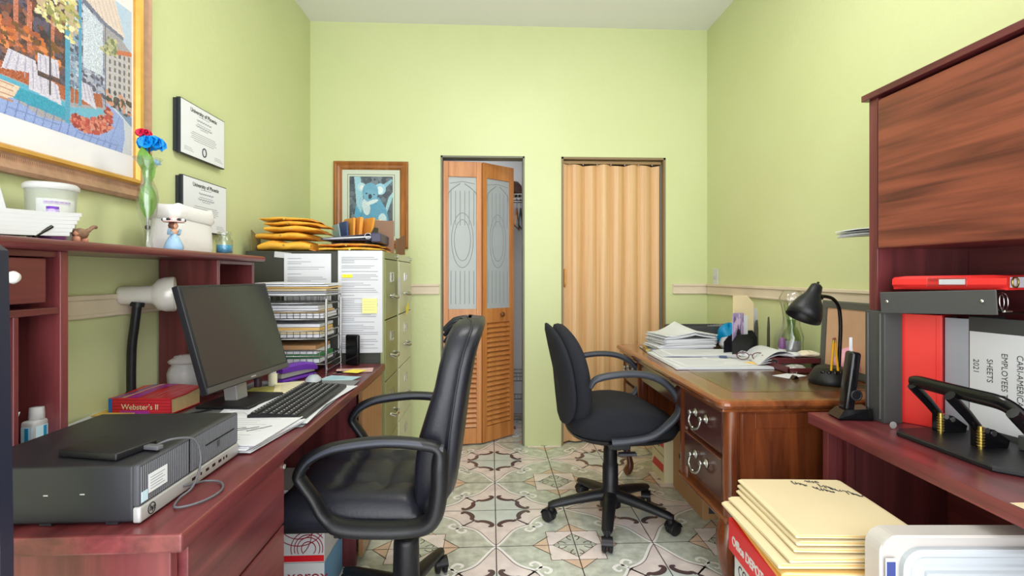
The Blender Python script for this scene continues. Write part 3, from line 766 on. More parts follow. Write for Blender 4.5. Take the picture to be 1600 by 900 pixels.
# keyboard
t = T('keyboard', 'black computer keyboard lying across white papers on the left desk', 'keyboard', (-.618, 1.725, .7600), (R(0), 0, R(0)))
g = G()
g.loft([[(-.078, y, 0), (.078, y, 0), (.078, y, .009), (.07, y, .012), (-.07, y, .021), (-.078, y, .019)] for y in (-.225, .225)], 0, False)
kb = obj('keyboard_case', g, M_['black'], t)
kc = mk('key_cap', (38, 38, 42), .5)
g = G(); lg = mk('key_legend', (200, 200, 204), .5)
for r in range(6):
    x = -.058+r*.0215+(.006 if r == 0 else 0)*-1
    z = .0205-(.009*(x+.07)/.14)
    y = -.217
    while y < .205:
        wd = .0165
        if r == 5 and -.15 < y < -.02 and False: wd = .1
        gap = (.086 < y < .092) or (.155 < y < .16)
        g.bx(x-.0085, x+.0085, y, y+wd, z-.002, z+.005, 0, .0015, None, 1)
        g.bx(x-.003, x+.001, y+.004, y+.009, z+.005, z+.0053, 1)
        y += .0192
obj('keys', g, [kc, lg], t)

# mouse, stapler, tape, bottle, cards
t = T('computer_mouse', 'grey and black computer mouse in front of the purple stapler', 'mouse', (-.70, 2.06, .7535), R(14))
g = G().lathe([(.034, 0), (.035, .006), (.032, .018), (.02, .029), (0, .033)], 24, 0, None, True, .9, 1.7)
obj('mouse_shell', g, mk('mouse_grey', (176, 182, 192), .35), t)
g = G().lathe([(.0352, .001), (.0358, .008), (.034, .012), (.0335, .012)], 24, 0, None, True, .9, 1.7); obj('side_band', g, M_['black'], t)
obj('scroll_wheel', G().cyl((-.004, .035, .026), (.004, .035, .026), .007), M_['black'], t)
t = T('stapler', 'purple stapler lying under the wire letter trays', 'stapler', (-.80, 2.16, .7525), R(-22))
g = G(); rbx(g, -.024, .024, -.10, .09, 0, .012, .004); obj('base', g, M_['purple'], t)
g = G().loft([[(-.019, y, z), (.019, y, z), (.021, y, z+hh*.7), (.014, y, z+hh), (-.014, y, z+hh), (-.021, y, z+hh*.7)] for y, z, hh in ((-.10, .040, .020), (-.06, .038, .030), (.03, .034, .032), (.085, .026, .028), (.10, .024, .015))], 0, False)
obj('arm', g, M_['purple'], t); obj('magazine', G().bx(-.012, .012, -.095, .092, .017, .036, 0, .002), M_['silver'], t)
t = T('tape_roll', 'roll of clear tape standing behind the purple stapler', 'tape', (-.885, 2.19, .7525))
obj('roll', G().lathe([(.024, -.009), (.034, -.009), (.034, .009), (.024, .009), (.024, -.009)], 28, 0, TR(0, 0, .034, 90, 0, 30)), M_['milky'], t)
t = T('pill_bottle', 'small white pill bottle beside the purple stapler', 'bottle', (-.845, 2.03, .7525))
obj('bottle_body', G().lathe([(.016, 0), (.017, .002), (.017, .042), (.012, .048), (0, .048)], 20), mk('label_cream', (232, 228, 206), .5), t)
obj('cap', G().lathe([(.0125, .048), (.0125, .060), (0, .061)], 20), M_['white'], t)
t = T('spray_bottle', 'small dark bottle between the monitor and the pill bottle', 'bottle', (-.885, 1.995, .7525))
obj('bottle_body', G().lathe([(.014, 0), (.014, .035), (.008, .045), (0, .045)], 18), mk('dark_plum', (70, 46, 60), .4), t)
obj('cap', G().lathe([(.008, .045), (.008, .056), (0, .057)], 16), M_['black'], t)
paper_thing('leaflet', 'teal and white printed leaflet behind the computer mouse', -.63, 2.13, .7525, -14, mats=[mk('pale_teal', (176, 206, 216), .5), M_['tealp']], w=.14, h=.15, lines=7, seed=12)
paper_thing('sticky_note', 'yellow note lying near the corner of the left desk', -.60, 2.30, .7550, -20, mats=[M_['yellow'], M_['ink']], w=.075, h=.075, lines=0)
paper_thing('card', 'pale printed card lying under the yellow note on the left desk', -.61, 2.33, .7525, 10, mats=[mk('card_pink', (214, 176, 170), .6), M_['maroon']], w=.16, h=.10, lines=5, seed=13)
paper_thing('pamphlet', 'small maroon pamphlet lying beside the wire letter trays', -.675, 2.27, .7525, -8, mats=[M_['maroon'], M_['cream']], w=.06, h=.09, lines=3, seed=14)

# ------------------------------------------------------------ wire letter trays
t = T('letter_trays', 'three tier chrome wire letter tray rack on the far end of the left desk', 'letter tray', (-.86, 2.375, .7515))
g = G(); x0, x1, y0, y1 = -.19, .145, -.11, .11
for x in (x0, x1):
    for y in (y0, y1): g.tube([(x, y, 0), (x, y, .325)], .006, 0, 10)
for x in (x0, x1): g.tube([(x, y0, .012), (x, y1, .012)], .004, 0, 6)
obj('corner_posts', g, M_['chrome'], t)
zs = (.04, .15, .235, .305)
for z in zs:
    g = G(); g.tube([(x0, y0, z), (x1, y0, z), (x1, y1, z), (x0, y1, z)], .003, 0, 6, closed=True); g.tube([(x0, y0, z+.035), (x1, y0, z+.035), (x1, y1, z+.035), (x0, y1, z+.035)], .0025, 0, 6, closed=True)
    for k in range(13): x = x0+(x1-x0)*k/12; g.tube([(x, y0, z+.035), (x, y0, z), (x, y1, z), (x, y1, z+.035)], .0014, 0, 5)
    if z == zs[0]:
        g.tube([(x0, y0, z+.06), (x1, y0, z+.06)], .0025, 0, 6)
        for k in range(13): x = x0+(x1-x0)*k/12; g.tube([(x, y0, z), (x, y0, z+.06)], .0014, 0, 5)
    obj('wire_tray', g, M_['steel'], t)
def tray_paper(label, z, n, cols, w=.30, h=.20, th=.006, wav=.003, yo=0, xo=0, grp='papers in the letter trays', names='paper_bundle'):
    o = T(names, label, 'papers', (-.885+xo, 2.375+yo, z), R(0))
    for k in range(n):
        g = G(); s = random.random()*6
        g.sheet(w*random.uniform(.93, 1.0), h*random.uniform(.95, 1), lambda u, v: wav*sin(u*5+s)*(v), 10, 4, th, 0, TR(random.uniform(-.01, .01), random.uniform(-.003, .003), k*(th+wav*1.1), 0, 0, random.uniform(-.8, .8)))
        obj('sheet', g, cols[k % len(cols)], o)
    return o
P, MN = M_['paper'], M_['manila']
tray_paper('loose white and manila papers heaped on top of the wire trays', 1.094, 6, [P, M_['grey'], MN, M_['manilad'], P, P], .31, .21, .006, .003, 0, .02)
tray_paper('white papers and an orange folder in the top wire tray', .992, 5, [P, P, M_['manilad'], P, P], .30, .2, .009, .002)
tray_paper('white papers and manila folders in the middle wire tray', .907, 4, [P, MN, M_['manilad'], P], .30, .2, .013, .002)
tray_paper('green and white printed papers in the bottom wire tray', .797, 4, [P, M_['greenp'], P, M_['carton']], .28, .2, .017, .002)
g = G(); M = TR(0, 0, 0, 0, -20, 0); rbx(g, -.010, .010, -.035, .035, 0, .145, .008)
tag(obj('black_case', g, M_['gloss'], None, (-.655, 2.47, .7525), (0, 0, R(75))), 'small black case standing just right of the wire trays', 'case')
# ------------------------------------------------------------ pictures on the walls
MW = lambda y, z, x=XL: frameM((x, y, z), (0, 1, 0), (0, 0, 1))     # on the left wall: across, up, out
def rframe(g, w, h, prof, M, mat=0):
    """frame swept round a rectangle; prof = [(inset, out)] ring"""
    rings = []
    for cx, cy in ((-1, -1), (1, -1), (1, 1), (-1, 1), (-1, -1)):
        rings.append([(cx*(w/2-i), cy*(h/2-i), o) for i, o in prof])
    g.loft(rings, mat, False, False, M)
t = T('framed_painting', 'large gold framed print of a blue pavement cafe on the left wall', 'picture', (XL+.001, 1.466, 1.8125))
W, H = .80, .755; M = frameM((0, 0, 0), (0, 1, 0), (0, 0, 1))
g = G(); rframe(g, W, H, [(0, .002), (0, .026), (.010, .032), (.02, .028), (.045, .020), (.052, .024), (.052, .002)], M, 0)
for k in range(150):
    for s in (-1, 1):
        x = -W/2+.02+(W-.04)*k/149; g.bx(x-.0009, x+.0009, *sorted((s*(H/2-.022), s*(H/2-.043))), .018, .0255, 0, 0, M)
obj('outer_frame', g, M_['bronzef'], t)
g = G(); rframe(g, W-.1, H-.1, [(0, .002), (0, .026), (.006, .034), (.016, .030), (.022, .018), (.022, .002)], M, 0)
obj('gilt_slip', g, M_['goldf'], t, label='bright gold inner frame')
obj('mat_board', G().bx(-.33, .33, -.308, .308, .003, .010, 0, 0, M), M_['mat'], t)
A = Canvas(230, 175, (150, 150, 160))
A.poly([(0, 0), (1, 0), (1, 1), (0, 1)], (170, 165, 175))
A.poly([(0, .2), (.6, .2), (.6, 1), (0, 1)], (84, 58, 66), 14)
A.dabs([(0, .3), (.6, .3), (.6, 1), (0, 1)], [(60, 44, 60), (120, 70, 64), (96, 84, 110), (150, 96, 84), (70, 70, 90)], 420, .022)
for u in (.05, .14, .22, .33, .39, .5): A.poly([(u, .37), (u+.022, .38), (u+.022, .66), (u, .66)], (196, 120, 100), 14)
A.dabs([(.1, .34), (.55, .36), (.55, .5), (.1, .5)], [(206, 110, 60), (226, 140, 90), (120, 80, 50), (170, 90, 70)], 120, .016)
A.dabs([(0, .62), (.55, .74), (.55, 1), (0, 1)], [(196, 150, 170), (220, 200, 190), (120, 90, 110)], 60, .014)
A.poly([(0, .2), (.58, .2), (.58, .28), (0, .26)], (176, 92, 66), 16)
A.poly([(.61, .2), (.82, .26), (.8, .8), (.67, .9), (.61, 1)], (150, 156, 186), 18)
A.dabs([(.61, .22), (.81, .28), (.8, .8), (.62, .9)], [(120, 120, 150), (200, 206, 226), (90, 84, 110), (176, 180, 200)], 260, .014)
A.poly([(.68, .45), (.80, .45), (.80, .78), (.68, .84)], (206, 214, 230), 16)
A.poly([(.61, .2), (.80, .25), (.79, .33), (.61, .29)], (176, 96, 70), 14)
A.poly([(0, .12), (.6, .08), (.6, .19), (.3, .19), (0, .22)], (52, 158, 190), 7)
A.poly([(0, .21), (.3, .195), (.59, .19), (.59, .16), (.28, .17), (0, .18)], (92, 176, 208), 5)
A.poly([(.6, .17), (.8, .24), (.81, .22), (.73, .15), (.6, .11)], (112, 182, 212), 5)
A.poly([(0, 0), (1, 0), (1, .3), (.82, .3), (.86, .14), (.7, .05), (.6, .07), (.45, .05), (.33, .10), (0, .10)], (150, 170, 226), 6)
for k in range(24):
    u = k*.042; A.line((u, .0), (u+.02, .10 if u < .6 else .05), .0022, (110, 128, 190))
A.line((0, .05), (.9, .035), .002, (120, 140, 200)); A.line((.84, .02), (.92, .26), .002, (120, 140, 200))
A.poly([(.82, .3), (.99, .25), (1, .25), (1, 0), (.93, 0), (.95, .11), (.94, .23)], (206, 212, 226), 5)
A.poly([(.84, .31), (1, .2), (1, .26), (.84, .36)], (120, 150, 190), 6)
A.poly([(.0, .18), (.36, .17), (.33, .10), (.25, .06), (0, .06)], (232, 204, 186), 8)
for k in range(4): A.line((0, .08+.03*k), (.33, .08+.028*k), .003, (190, 140, 120))
for p in ([(.31, .35), (.43, .35), (.44, .28), (.28, .23)], [(.44, .4), (.54, .41), (.55, .31), (.44, .3)], [(.4, .28), (.54, .27), (.56, .16), (.40, .18)], [(.65, .36), (.73, .35), (.76, .22), (.66, .25)], [(.05, .36), (.2, .36), (.22, .24), (.03, .24)]):
    A.poly(p, (214, 208, 226), 10); 
    for k in range(4): A.line((p[0][0]+(p[1][0]-p[0][0])*(k+.5)/4, p[0][1]-.01), (p[3][0]+(p[2][0]-p[3][0])*(k+.5)/4, p[3][1]+.01), .003, (176, 170, 200))
A.poly([(.82, .32), (1, .27), (1, .71), (.89, .66), (.82, .6)], (196, 190, 196), 8)
for k in range(5):
    for q in range(6): u = .84+k*.033; A.poly([(u, .36+q*.05+k*.008), (u+.014, .36+q*.05+k*.008), (u+.014, .39+q*.05+k*.008), (u, .39+q*.05+k*.008)], (110, 110, 124))
A.dabs([(.82, .3), (1, .25), (1, .36), (.82, .4)], [(96, 84, 84), (210, 150, 130), (70, 70, 80)], 40, .014)
A.poly([(.88, .67), (1, .72), (1, .69), (.88, .64)], (206, 120, 90), 6)
A.poly([(.82, 1), (1, 1), (1, .71), (.93, .76)], (190, 212, 238), 5)
A.poly([(.66, 1), (.88, 1), (.95, .79), (.82, .80), (.66, .88)], (232, 214, 206), 5)
for k in range(7): A.line((.68+k*.03, 1), (.74+k*.032, .82), .002, (206, 180, 176))
A.poly([(.66, .89), (.82, .81), (.94, .79), (.94, .765), (.82, .785), (.66, .86)], (120, 126, 150), 8)
for a in ([(.58, .07), (.605, .07), (.607, 1), (.58, 1)], [(.652, .2), (.668, .2), (.67, 1), (.652, 1)]): A.poly(a, (84, 160, 196), 6)
A.line((.815, .26), (.815, .79), .004, (70, 84, 100)); A.line((.5, .2), (.5, 1), .004, (70, 60, 76))
for v in (.3, .4, .5, .6, .7): A.line((.605, v), (.655, v-.01), .003, (120, 180, 206))
A.line((.628, .2), (.628, .9), .003, (120, 180, 206))
A.dabs([(.43, .62), (.52, .98), (.62, .98), (.66, .66), (.62, .56), (.52, .60)], [(226, 214, 150), (240, 232, 190), (150, 150, 90), (190, 180, 110), (200, 176, 150)], 260, .012)
A.dabs([(.78, .60), (.82, .72), (.89, .74), (.89, .63)], [(206, 200, 150), (120, 130, 100), (176, 176, 140)], 60, .010)
A.dabs([(.61, .08), (.62, .14), (.72, .14), (.80, .20), (.83, .27), (.86, .24), (.86, .13), (.77, .07), (.68, .05)], [(186, 70, 70), (206, 104, 96), (150, 50, 60), (220, 140, 120)], 230, .011)
A.build('print', .64, .484, M_['picture'], t, M @ TR(0, .011, .0104))
obj('glazing', G().bx(-.352, .352, -.33, .33, .0125, .0135, 0, 0, M), M_['glazing'], t)

def diploma(y, z, label, nm):
    t = T('diploma_plaque', label, 'diploma', (XL+.001, y, z))
    M = frameM((0, 0, 0), (0, 1, 0), (0, 0, 1)); w, h = .33, .216
    g = G().bx(-w/2, w/2, -h/2, h/2, .008, .024, 0, .002, M).bx(-w/2-.006, -w/2+.03, -h/2+.006, h/2-.006, 0, .012, 0, 0, M)
    obj('backing_board', g, M_['plaque'], t)
    g = G().bx(-w/2+.004, w/2-.004, -h/2+.004, h/2-.004, .024, .0246, 0, 0, M)
    rn = random.Random(len(nm))
    for yy, wd in ((.066, .08), (.034, .10), (.016, .06), (-.006, .17), (-.014, .19), (-.022, .18), (-.030, .19), (-.038, .15)):
        wd2 = wd; g.bx(-wd2/2, wd2/2, yy, yy+.0022, .0246, .0248, 1, 0, M)
    for s in (-1, 1):
        for k in range(3): g.bx(s*.11-.03, s*.11+.02+.008*k, -.075-.006*k, -.0735-.006*k, .0246, .0248, 1, 0, M)
    c = obj('certificate', g, [mk('certificate_paper', (232, 234, 242), .35), M_['ink']], t)
    g = G().tube([(.0+.014*cos(q), -.072+.017*sin(q), .0252) for q in [2*pi*k/24 for k in range(24)]], .0025, 0, 6, M, True)
    obj('seal', g, M_['inkd'], c)
    text('University of Phoenix', .0225, M_['inkd'], c, M @ TR(0, .074, .0247), 'heading_lettering', 'CENTER', bold=.0006)
    g = G()
    for yy, hw in ((.050, .055), (.026, .06)): g.tube([(-hw+2*hw*k/60, yy+.0035*sin(k*1.9+len(nm))+.002*sin(k*.7), .0249) for k in range(61)], .0007, 0, 5, M)
    obj('script_lines', g, M_['ink'], c)
    return t
diploma(2.198, 1.762, 'upper black edged university diploma plaque on the left wall', 'a')
diploma(2.214, 1.466, 'lower university diploma plaque, partly hidden behind the white cloth bag', 'bb')

# koala print on the back wall
t = T('framed_koala_print', 'oak framed blue tinted print of a koala on the back wall above the filing cabinets', 'picture', (-.811, YB-.001, 1.656))
M = frameM((0, 0, 0), (1, 0, 0), (0, 0, 1)); W, H = .50, .592
g = G(); rframe(g, W, H, [(0, 0), (0, .016), (.012, .022), (.022, .016), (.03, .024), (.044, .020), (.056, .010), (.056, 0)], M)
obj('oak_frame', g, M_['frameoak'], t)
g = G().bx(-.2, .2, -.25, .25, .002, .006, 0, 0, M)
rframe(g, .318, .418, [(0, .006), (0, .0066), (.003, .0066), (.003, .006)], M, 1)
obj('mat_board', g, [M_['matg'], M_['lineg']], t)
K = Canvas(110, 145, (76, 88, 100)); X = lambda x, y: ((x-185)/415, 1-(y-178)/554)
K.dabs([(0, 0), (1, 0), (1, 1), (0, 1)], [(70, 84, 96), (96, 110, 120), (60, 70, 84), (110, 124, 136)], 260, .05)
K.poly([X(230, 180), X(290, 180), X(330, 500), X(260, 560), X(240, 300)], (150, 196, 214), 8)
K.poly([X(560, 380), X(605, 320), X(605, 360), X(540, 540), X(520, 520)], (150, 196, 206), 8)
K.poly([X(500, 260), X(590, 200), X(600, 220), X(520, 300)], (130, 180, 200), 8)
K.poly([X(250, 450), X(300, 540), X(280, 600), X(230, 560)], (84, 160, 200), 8)
K.poly([X(310, 400), X(470, 380), X(540, 500), X(560, 600), X(560, 732), X(300, 732), X(300, 560)], (88, 156, 190), 9)
K.ell(*X(345, 470), .09, .15, (196, 214, 222), 12, .2)
K.ell(*X(500, 600), .10, .12, (190, 214, 226), 10)
K.ell(*X(300, 280), .10, .075, (176, 210, 224), 8); K.ell(*X(305, 285), .05, .04, (222, 230, 232), 8)
K.ell(*X(480, 300), .13, .10, (150, 200, 222), 8); K.ell(*X(478, 310), .075, .065, (214, 230, 234), 9)
K.ell(*X(385, 325), .185, .155, (104, 162, 192), 6); K.ell(*X(385, 365), .16, .11, (112, 168, 196), 6)
K.ell(*X(400, 425), .15, .035, (206, 222, 226), 9, .25)
K.ell(*X(382, 372), .042, .045, (44, 60, 74), 3); K.ell(*X(348, 342), .018, .013, (30, 36, 44), 2); K.ell(*X(420, 352), .018, .013, (30, 36, 44), 2)
K.build('print', .291, .39, M_['picture'], t, M @ TR(0, .0, .0064))

# thermostat style wall switch by the corner
t = T('wall_switch', 'white light switch plate on the right wall near the corner', 'switch', (XR-.0005, 3.385, 1.165))
M = frameM((0, 0, 0), (0, -1, 0), (0, 0, 1))
g = G(); g.bx(-.038, .038, -.06, .06, 0, .006, 0, .003, M); obj('plate', g, M_['white'], t)
obj('toggle', G().bx(-.005, .005, -.012, .012, .005, .016, 0, .002, M), M_['silver'], t)

# ------------------------------------------------------------ things on the long shelf
ZS = 1.2605
t = T('bud_vase', 'tall clear twisted glass vase with one blue and one red silk flower', 'vase', (-1.075, 1.66, ZS+.0005))
obj('glass_body', G().lathe([(.020, 0), (.016, .004), (.012, .03), (.018, .07), (.027, .12), (.03, .16), (.026, .19), (.014, .22), (.018, .25), (.04, .285), (.038, .286), (.016, .252), (.012, .222), (.024, .19), (.028, .16), (.025, .12), (.012, .07), (.004, .04)], 20), M_['glass'], t)
g = G().tube(spl([(.002, 0, .07), (.0, .004, .15), (.002, .004, .24), (.0, .008, .335)], 6), .0024).tube(spl([(.0, 0, .08), (-.004, -.002, .18), (-.006, -.004, .27), (-.006, 0, .35)], 6), .0024).lathe([(0, .06), (.007, .065), (.007, .073), (0, .078)], 10)
obj('stems', g, M_['stem'], t)
g = G()
def leaf(base, d, L, w, mat=0):
    d = Vector(d).normalized(); s = d.cross(Vector((.54, -.84, 0))).normalized(); n_ = s.cross(d); vs = []
    for k in range(8):
        u = k/7; q = w*sin(pi*min(.98, u*.9+.08)); c = Vector(base)+d*L*u+n_*(.010*sin(pi*u))
        vs += [tuple(c+s*q), tuple(c+n_*.003), tuple(c-s*q)]
    fs = []
    for k in range(7): a = k*3; fs += [(a, a+1, a+4, a+3), (a+1, a+2, a+5, a+4)]
    g.add(vs, fs, mat, True)
leaf((0, 0, .10), (.0, .06, 1), .11, .024); leaf((0, 0, .12), (.0, -.08, 1), .09, .020); leaf((0, 0, .20), (.06, .05, 1), .10, .017); leaf((0, 0, .24), (-.1, -.20, 1), .08, .020)
obj('leaves', g, M_['leaf'], t)
def bloom(name, c, r, n, mat, seed):
    g = G(); rn = random.Random(seed)
    for k in range(n):
        a = k*2.4; e = .1+1.2*(k/n); rr = r*(.45+.55*(1-k/n)); d = Vector((cos(a)*cos(e), sin(a)*cos(e), sin(e)))
        s = d.cross(Vector((0, 0, 1))).normalized(); u = s.cross(d); cc = Vector(c)+d*rr*.7; w_ = r*.42
        ring = [tuple(cc+s*w_*cos(q)*(1+.25*rn.random())+u*w_*sin(q)*(1+.25*rn.random())+d*(.25*w_*cos(2*q))) for q in [2*pi*j/9 for j in range(9)]]
        g.add([tuple(Vector(c)+d*rr*.45)]+ring, [(0, j+1, (j+1) % 9+1) for j in range(9)], 0, True)
    return obj(name, g, mat, t)
bloom('blue_flower', (.004, .012, .330), .045, 34, M_['petalb'], 1); bloom('red_flower', (-.01, -.004, .36), .026, 22, M_['petalr'], 2)
g = G(); 
for k in range(4): leaf((0, .01, .275), (.2, 1-.2*k, .3-.1*k), .035, .006)
obj('blue_petal_sprig', g, mk('pale_blue_petal', (120, 180, 220), .5), t)

t = T('cloth_bag', 'crumpled white cloth bag with rolled down top on the long shelf', 'bag', (-1.095, 1.875, ZS+.0005), R(0))
rn = random.Random(4)
def bagring(z, wx, wy, puff, ph):
    out = []
    for k in range(40):
        q = 2*pi*k/40; e = .36
        cx_ = (abs(cos(q))**e)*(1 if cos(q) > 0 else -1); sy_ = (abs(sin(q))**e)*(1 if sin(q) > 0 else -1)
        j = 1+.02*sin(5*q+ph)+.018*sin(9*q+ph*2)
        out.append((cx_*wx*j*puff, sy_*wy*j*puff, z+.003*sin(4*q+ph)))
    return out
g = G(); g.loft([bagring(.0, .048, .125, .98, 0), bagring(.02, .050, .130, 1.02, .7), bagring(.05, .050, .128, 1.0, 1.6), bagring(.085, .048, .122, 1.0, 2.4), bagring(.118, .048, .116, .99, 3)], 0)
obj('bag_body', g, M_['cloth'], t)
g = G(); g.loft([bagring(.108, .050, .120, 1.01, 3), bagring(.115, .054, .125, 1.02, 3.1), bagring(.145, .053, .122, 1.01, 3.6), bagring(.158, .050, .117, 1.0, 4), bagring(.160, .046, .112, .98, 4), bagring(.140, .043, .108, .97, 4), bagring(.124, .04, .105, .96, 4)], 0)
obj('rolled_cuff', g, M_['cloth'], t)

t = T('lady_figurine', 'small porcelain lady figurine in a blue gown and wide hat before the white bag', 'figurine', (-1.012, 1.688, ZS+.0005))
g = G().lathe([(.026, 0), (.028, .006), (.024, .02), (.017, .035), (.009, .048), (.007, .052)], 24)
for k in range(9): a = k*.7; g.tube([(.024*cos(a), .024*sin(a), .004), (.012*cos(a), .012*sin(a), .04)], .0035, 0, 6)
g.tube([(0, -.010, .054), (0, -.026, .05), (.004, -.030, .066)], [.006, .005, .004]).tube([(0, .010, .054), (0, .026, .052), (.004, .028, .068)], [.006, .005, .004])
obj('gown', g, M_['bluegown'], t)
g = G().lathe([(.007, .048), (.011, .056), (.012, .062), (.005, .066), (.005, .070)], 16).lathe([(0, .066), (.008, .069), (.011, .077), (.008, .085), (0, .088)], 16, 0, TR(.002, 0, 0))
g.add([], [])
obj('bust_and_head', g, M_['skin'], t)
obj('hair', G().lathe([(.011, .068), (.0135, .077), (.011, .087), (0, .091)], 16, 0, TR(-.003, 0, 0)), M_['hair'], t)
g = G().lathe([(.03, .088), (.032, .091), (.016, .094), (.015, .104), (0, .107)], 24, 0)
for k in range(12): a = k*2*pi/12; g.lathe([(0, -.004), (.005, -.003), (.006, .0), (.004, .004), (0, .005)], 8, 1 if k % 2 else 2, TR(.028*cos(a), .028*sin(a), .095))
obj('hat', g, [mk('figurine_pink', (222, 190, 184), .5), M_['plaque'], mk('figurine_white', (226, 232, 240), .5)], t)

t = T('blue_jar', 'small glass jar half full of blue liquid at the far side of the cloth bag', 'jar', (-1.035, 2.045, ZS+.0005))
obj('jar_glass', G().lathe([(.027, 0), (.030, .004), (.030, .056), (.021, .066), (.021, .074), (.025, .075), (.025, .088), (.022, .088), (.019, .073), (.028, .055), (.028, .006), (0, .004)], 24), M_['glass'], t)
obj('blue_fill', G().lathe([(0, .005), (.0275, .006), (.0275, .036), (0, .037)], 24), M_['blueliq'], t)

t = T('plastic_tub', 'frosted plastic candy tub with a lilac label behind the paper tray', 'tub', (-1.13, 1.375, ZS+.0005))
t.scale = (.82, .82, .97)
obj('tub_body', G().lathe([(.054, 0), (.057, .004), (.064, .145), (.062, .145), (.055, .006), (0, .005)], 32), frost('tub_clear', (214, 220, 206), .35), t)
obj('tub_lid', G().lathe([(.064, .140), (.069, .142), (.069, .152), (.062, .158), (0, .158)], 32), M_['milky'], t)
def arc_label(g, r0, r1, z0, z1, a0, a1, mat=0, n=12):
    vs = []
    for k in range(n+1):
        a = a0+(a1-a0)*k/n; vs += [(r0*cos(a), r0*sin(a), z0), (r1*cos(a), r1*sin(a), z1)]
    g.add(vs, [(2*k, 2*k+2, 2*k+3, 2*k+1) for k in range(n)], mat, True)
g = G(); arc_label(g, .0583, .0618, .03, .115, -1.5, .2, 0); arc_label(g, .0590, .0622, .085, .108, -1.2, -.1, 1)
obj('label', g, [M_['paper'], M_['lilac']], t)
obj('candy_fill', G().lathe([(0, .006), (.0535, .007), (.056, .07), (0, .074)], 24), M_['lilac'], t)

t = T('paper_heap', 'curved stack of white papers lying on the near end of the long shelf', 'papers', (-1.09, 1.10, ZS+.001))
for k in range(6):
    g = G()
    g.sheet(.20, .30+.008*k, lambda u, v, k=k: .010*(v**2)*(1+.12*k)+k*.0088, 3, 14, .0088, 0, TR(.0, .004*k, 0, 0, 0, .6*k-3))
    obj('sheet', g, M_['paper'], t)
obj('clip', G().tube([(.1, .06, .002), (.105, .10, .028)], .004, 0, 6), M_['gloss'], t)
t = T('standing_papers', 'white printed papers standing against the wall above the paper heap', 'papers', (-1.165, 1.175, ZS+.066))
for k in range(3):
    M = frameM((-.02+k*.012, 0, 0), (0, 1, .02), (-.12, .05, 1)); g = G()
    g.prism([(-.15, 0), (.11, 0), (.092, .10-.01*k), (.085, .128), (.03, .16), (-.15, .17)], 0, .004, 0, M)
    if k == 2: 
        for q in range(4): g.bx(.05, .085-.01*(q % 2), .03+.02*q, .034+.02*q, .0041, .0044, 1, 0, M)
    obj('sheet', g, [M_['paper'], M_['ink']], t)
t = T('air_freshener', 'small lilac and blue speckled cone air freshener on a purple base', 'air freshener', (-1.015, 1.238, ZS+.0005))
obj('cone', G().lathe([(.024, .022), (.020, .045), (.012, .068), (.011, .074)], 20), mk('speckled_lilac', (178, 160, 214), .5, var=.5, vscale=120), t)
obj('cone_tip', G().lathe([(.0115, .072), (.0115, .078), (0, .079)], 16), M_['purple'], t)
obj('base', G().lathe([(.022, 0), (.024, .003), (.024, .02), (0, .022)], 20), mk('plum', (126, 70, 130), .4), t)
t = T('clay_animal', 'tiny grey and pink clay bird figurine near the edge of the long shelf', 'figurine', (-1.015, 1.318, ZS+.0005))
g = G().lathe([(0, .008), (.012, .012), (.016, .022), (.012, .032), (0, .036)], 16, 0, None, True, .9, 1.4).tube(spl([(0, .015, .026), (0, .03, .034), (0, .042, .042), (0, .052, .042)], 4), [.006]*4+[.0045]*8+[.004], 0, 8)
obj('body', g, M_['brownclay'], t)
g = G().lathe([(0, 0), (.009, .002), (.008, .014), (0, .018)], 12, 0, TR(0, -.012, 0)).lathe([(0, 0), (.009, .002), (.008, .014), (0, .018)], 12, 0, TR(0, .012, 0)).lathe([(0, .014), (.007, .02), (0, .028)], 10, 0, TR(.004, -.02, 0))
obj('feet_and_beak', g, M_['pink'], t)

# bottle and card in the near cubbies
t = T('sanitizer_bottle', 'clear hand sanitizer bottle with a blue label in the near cubby', 'bottle', (-1.045, 1.232, .7640))
g = G(); rbx(g, -.016, .016, -.026, .024, 0, .085, .007); obj('bottle_body', g, M_['milky'], t)
g = G().bx(.0162, .0166, -.022, .020, .01, .072, 0).bx(.0166, .0168, -.002, .006, .012, .07, 1).bx(-.012, .012, -.0268, -.0262, .01, .072, 0).bx(-.004, .004, -.0272, -.0268, .012, .07, 1)
obj('label', g, [mk('label_blue', (196, 226, 240), .4), mk('label_teal', (30, 150, 200), .4)], t)
obj('flip_cap', G().lathe([(.014, .085), (.015, .088), (.0135, .112), (0, .113)], 18), M_['milky'], t)
t = T('photo_card', 'small photo card with brown and white shapes leaning in the near cubby', 'photo', (-1.04, 1.13, .7640))
M = TR(0, 0, 0, 0, 0, 0) @ frameM((0, -.075, 0), (.15, 1, 0), (.0, .45, 1))
P_ = Canvas(24, 30, (90, 84, 110)); P_.dabs([(0, 0), (1, 0), (1, 1), (0, 1)], [(170, 130, 110), (206, 206, 220), (50, 44, 60), (120, 90, 90)], 50, .12)
P_.build('picture', .066, .12, M_['picture'], t, M @ TR(.03, .062, .0012))
obj('card', G().bx(-.006, .066, 0, .128, 0, .001, 0, 0, M), M_['paper'], t)

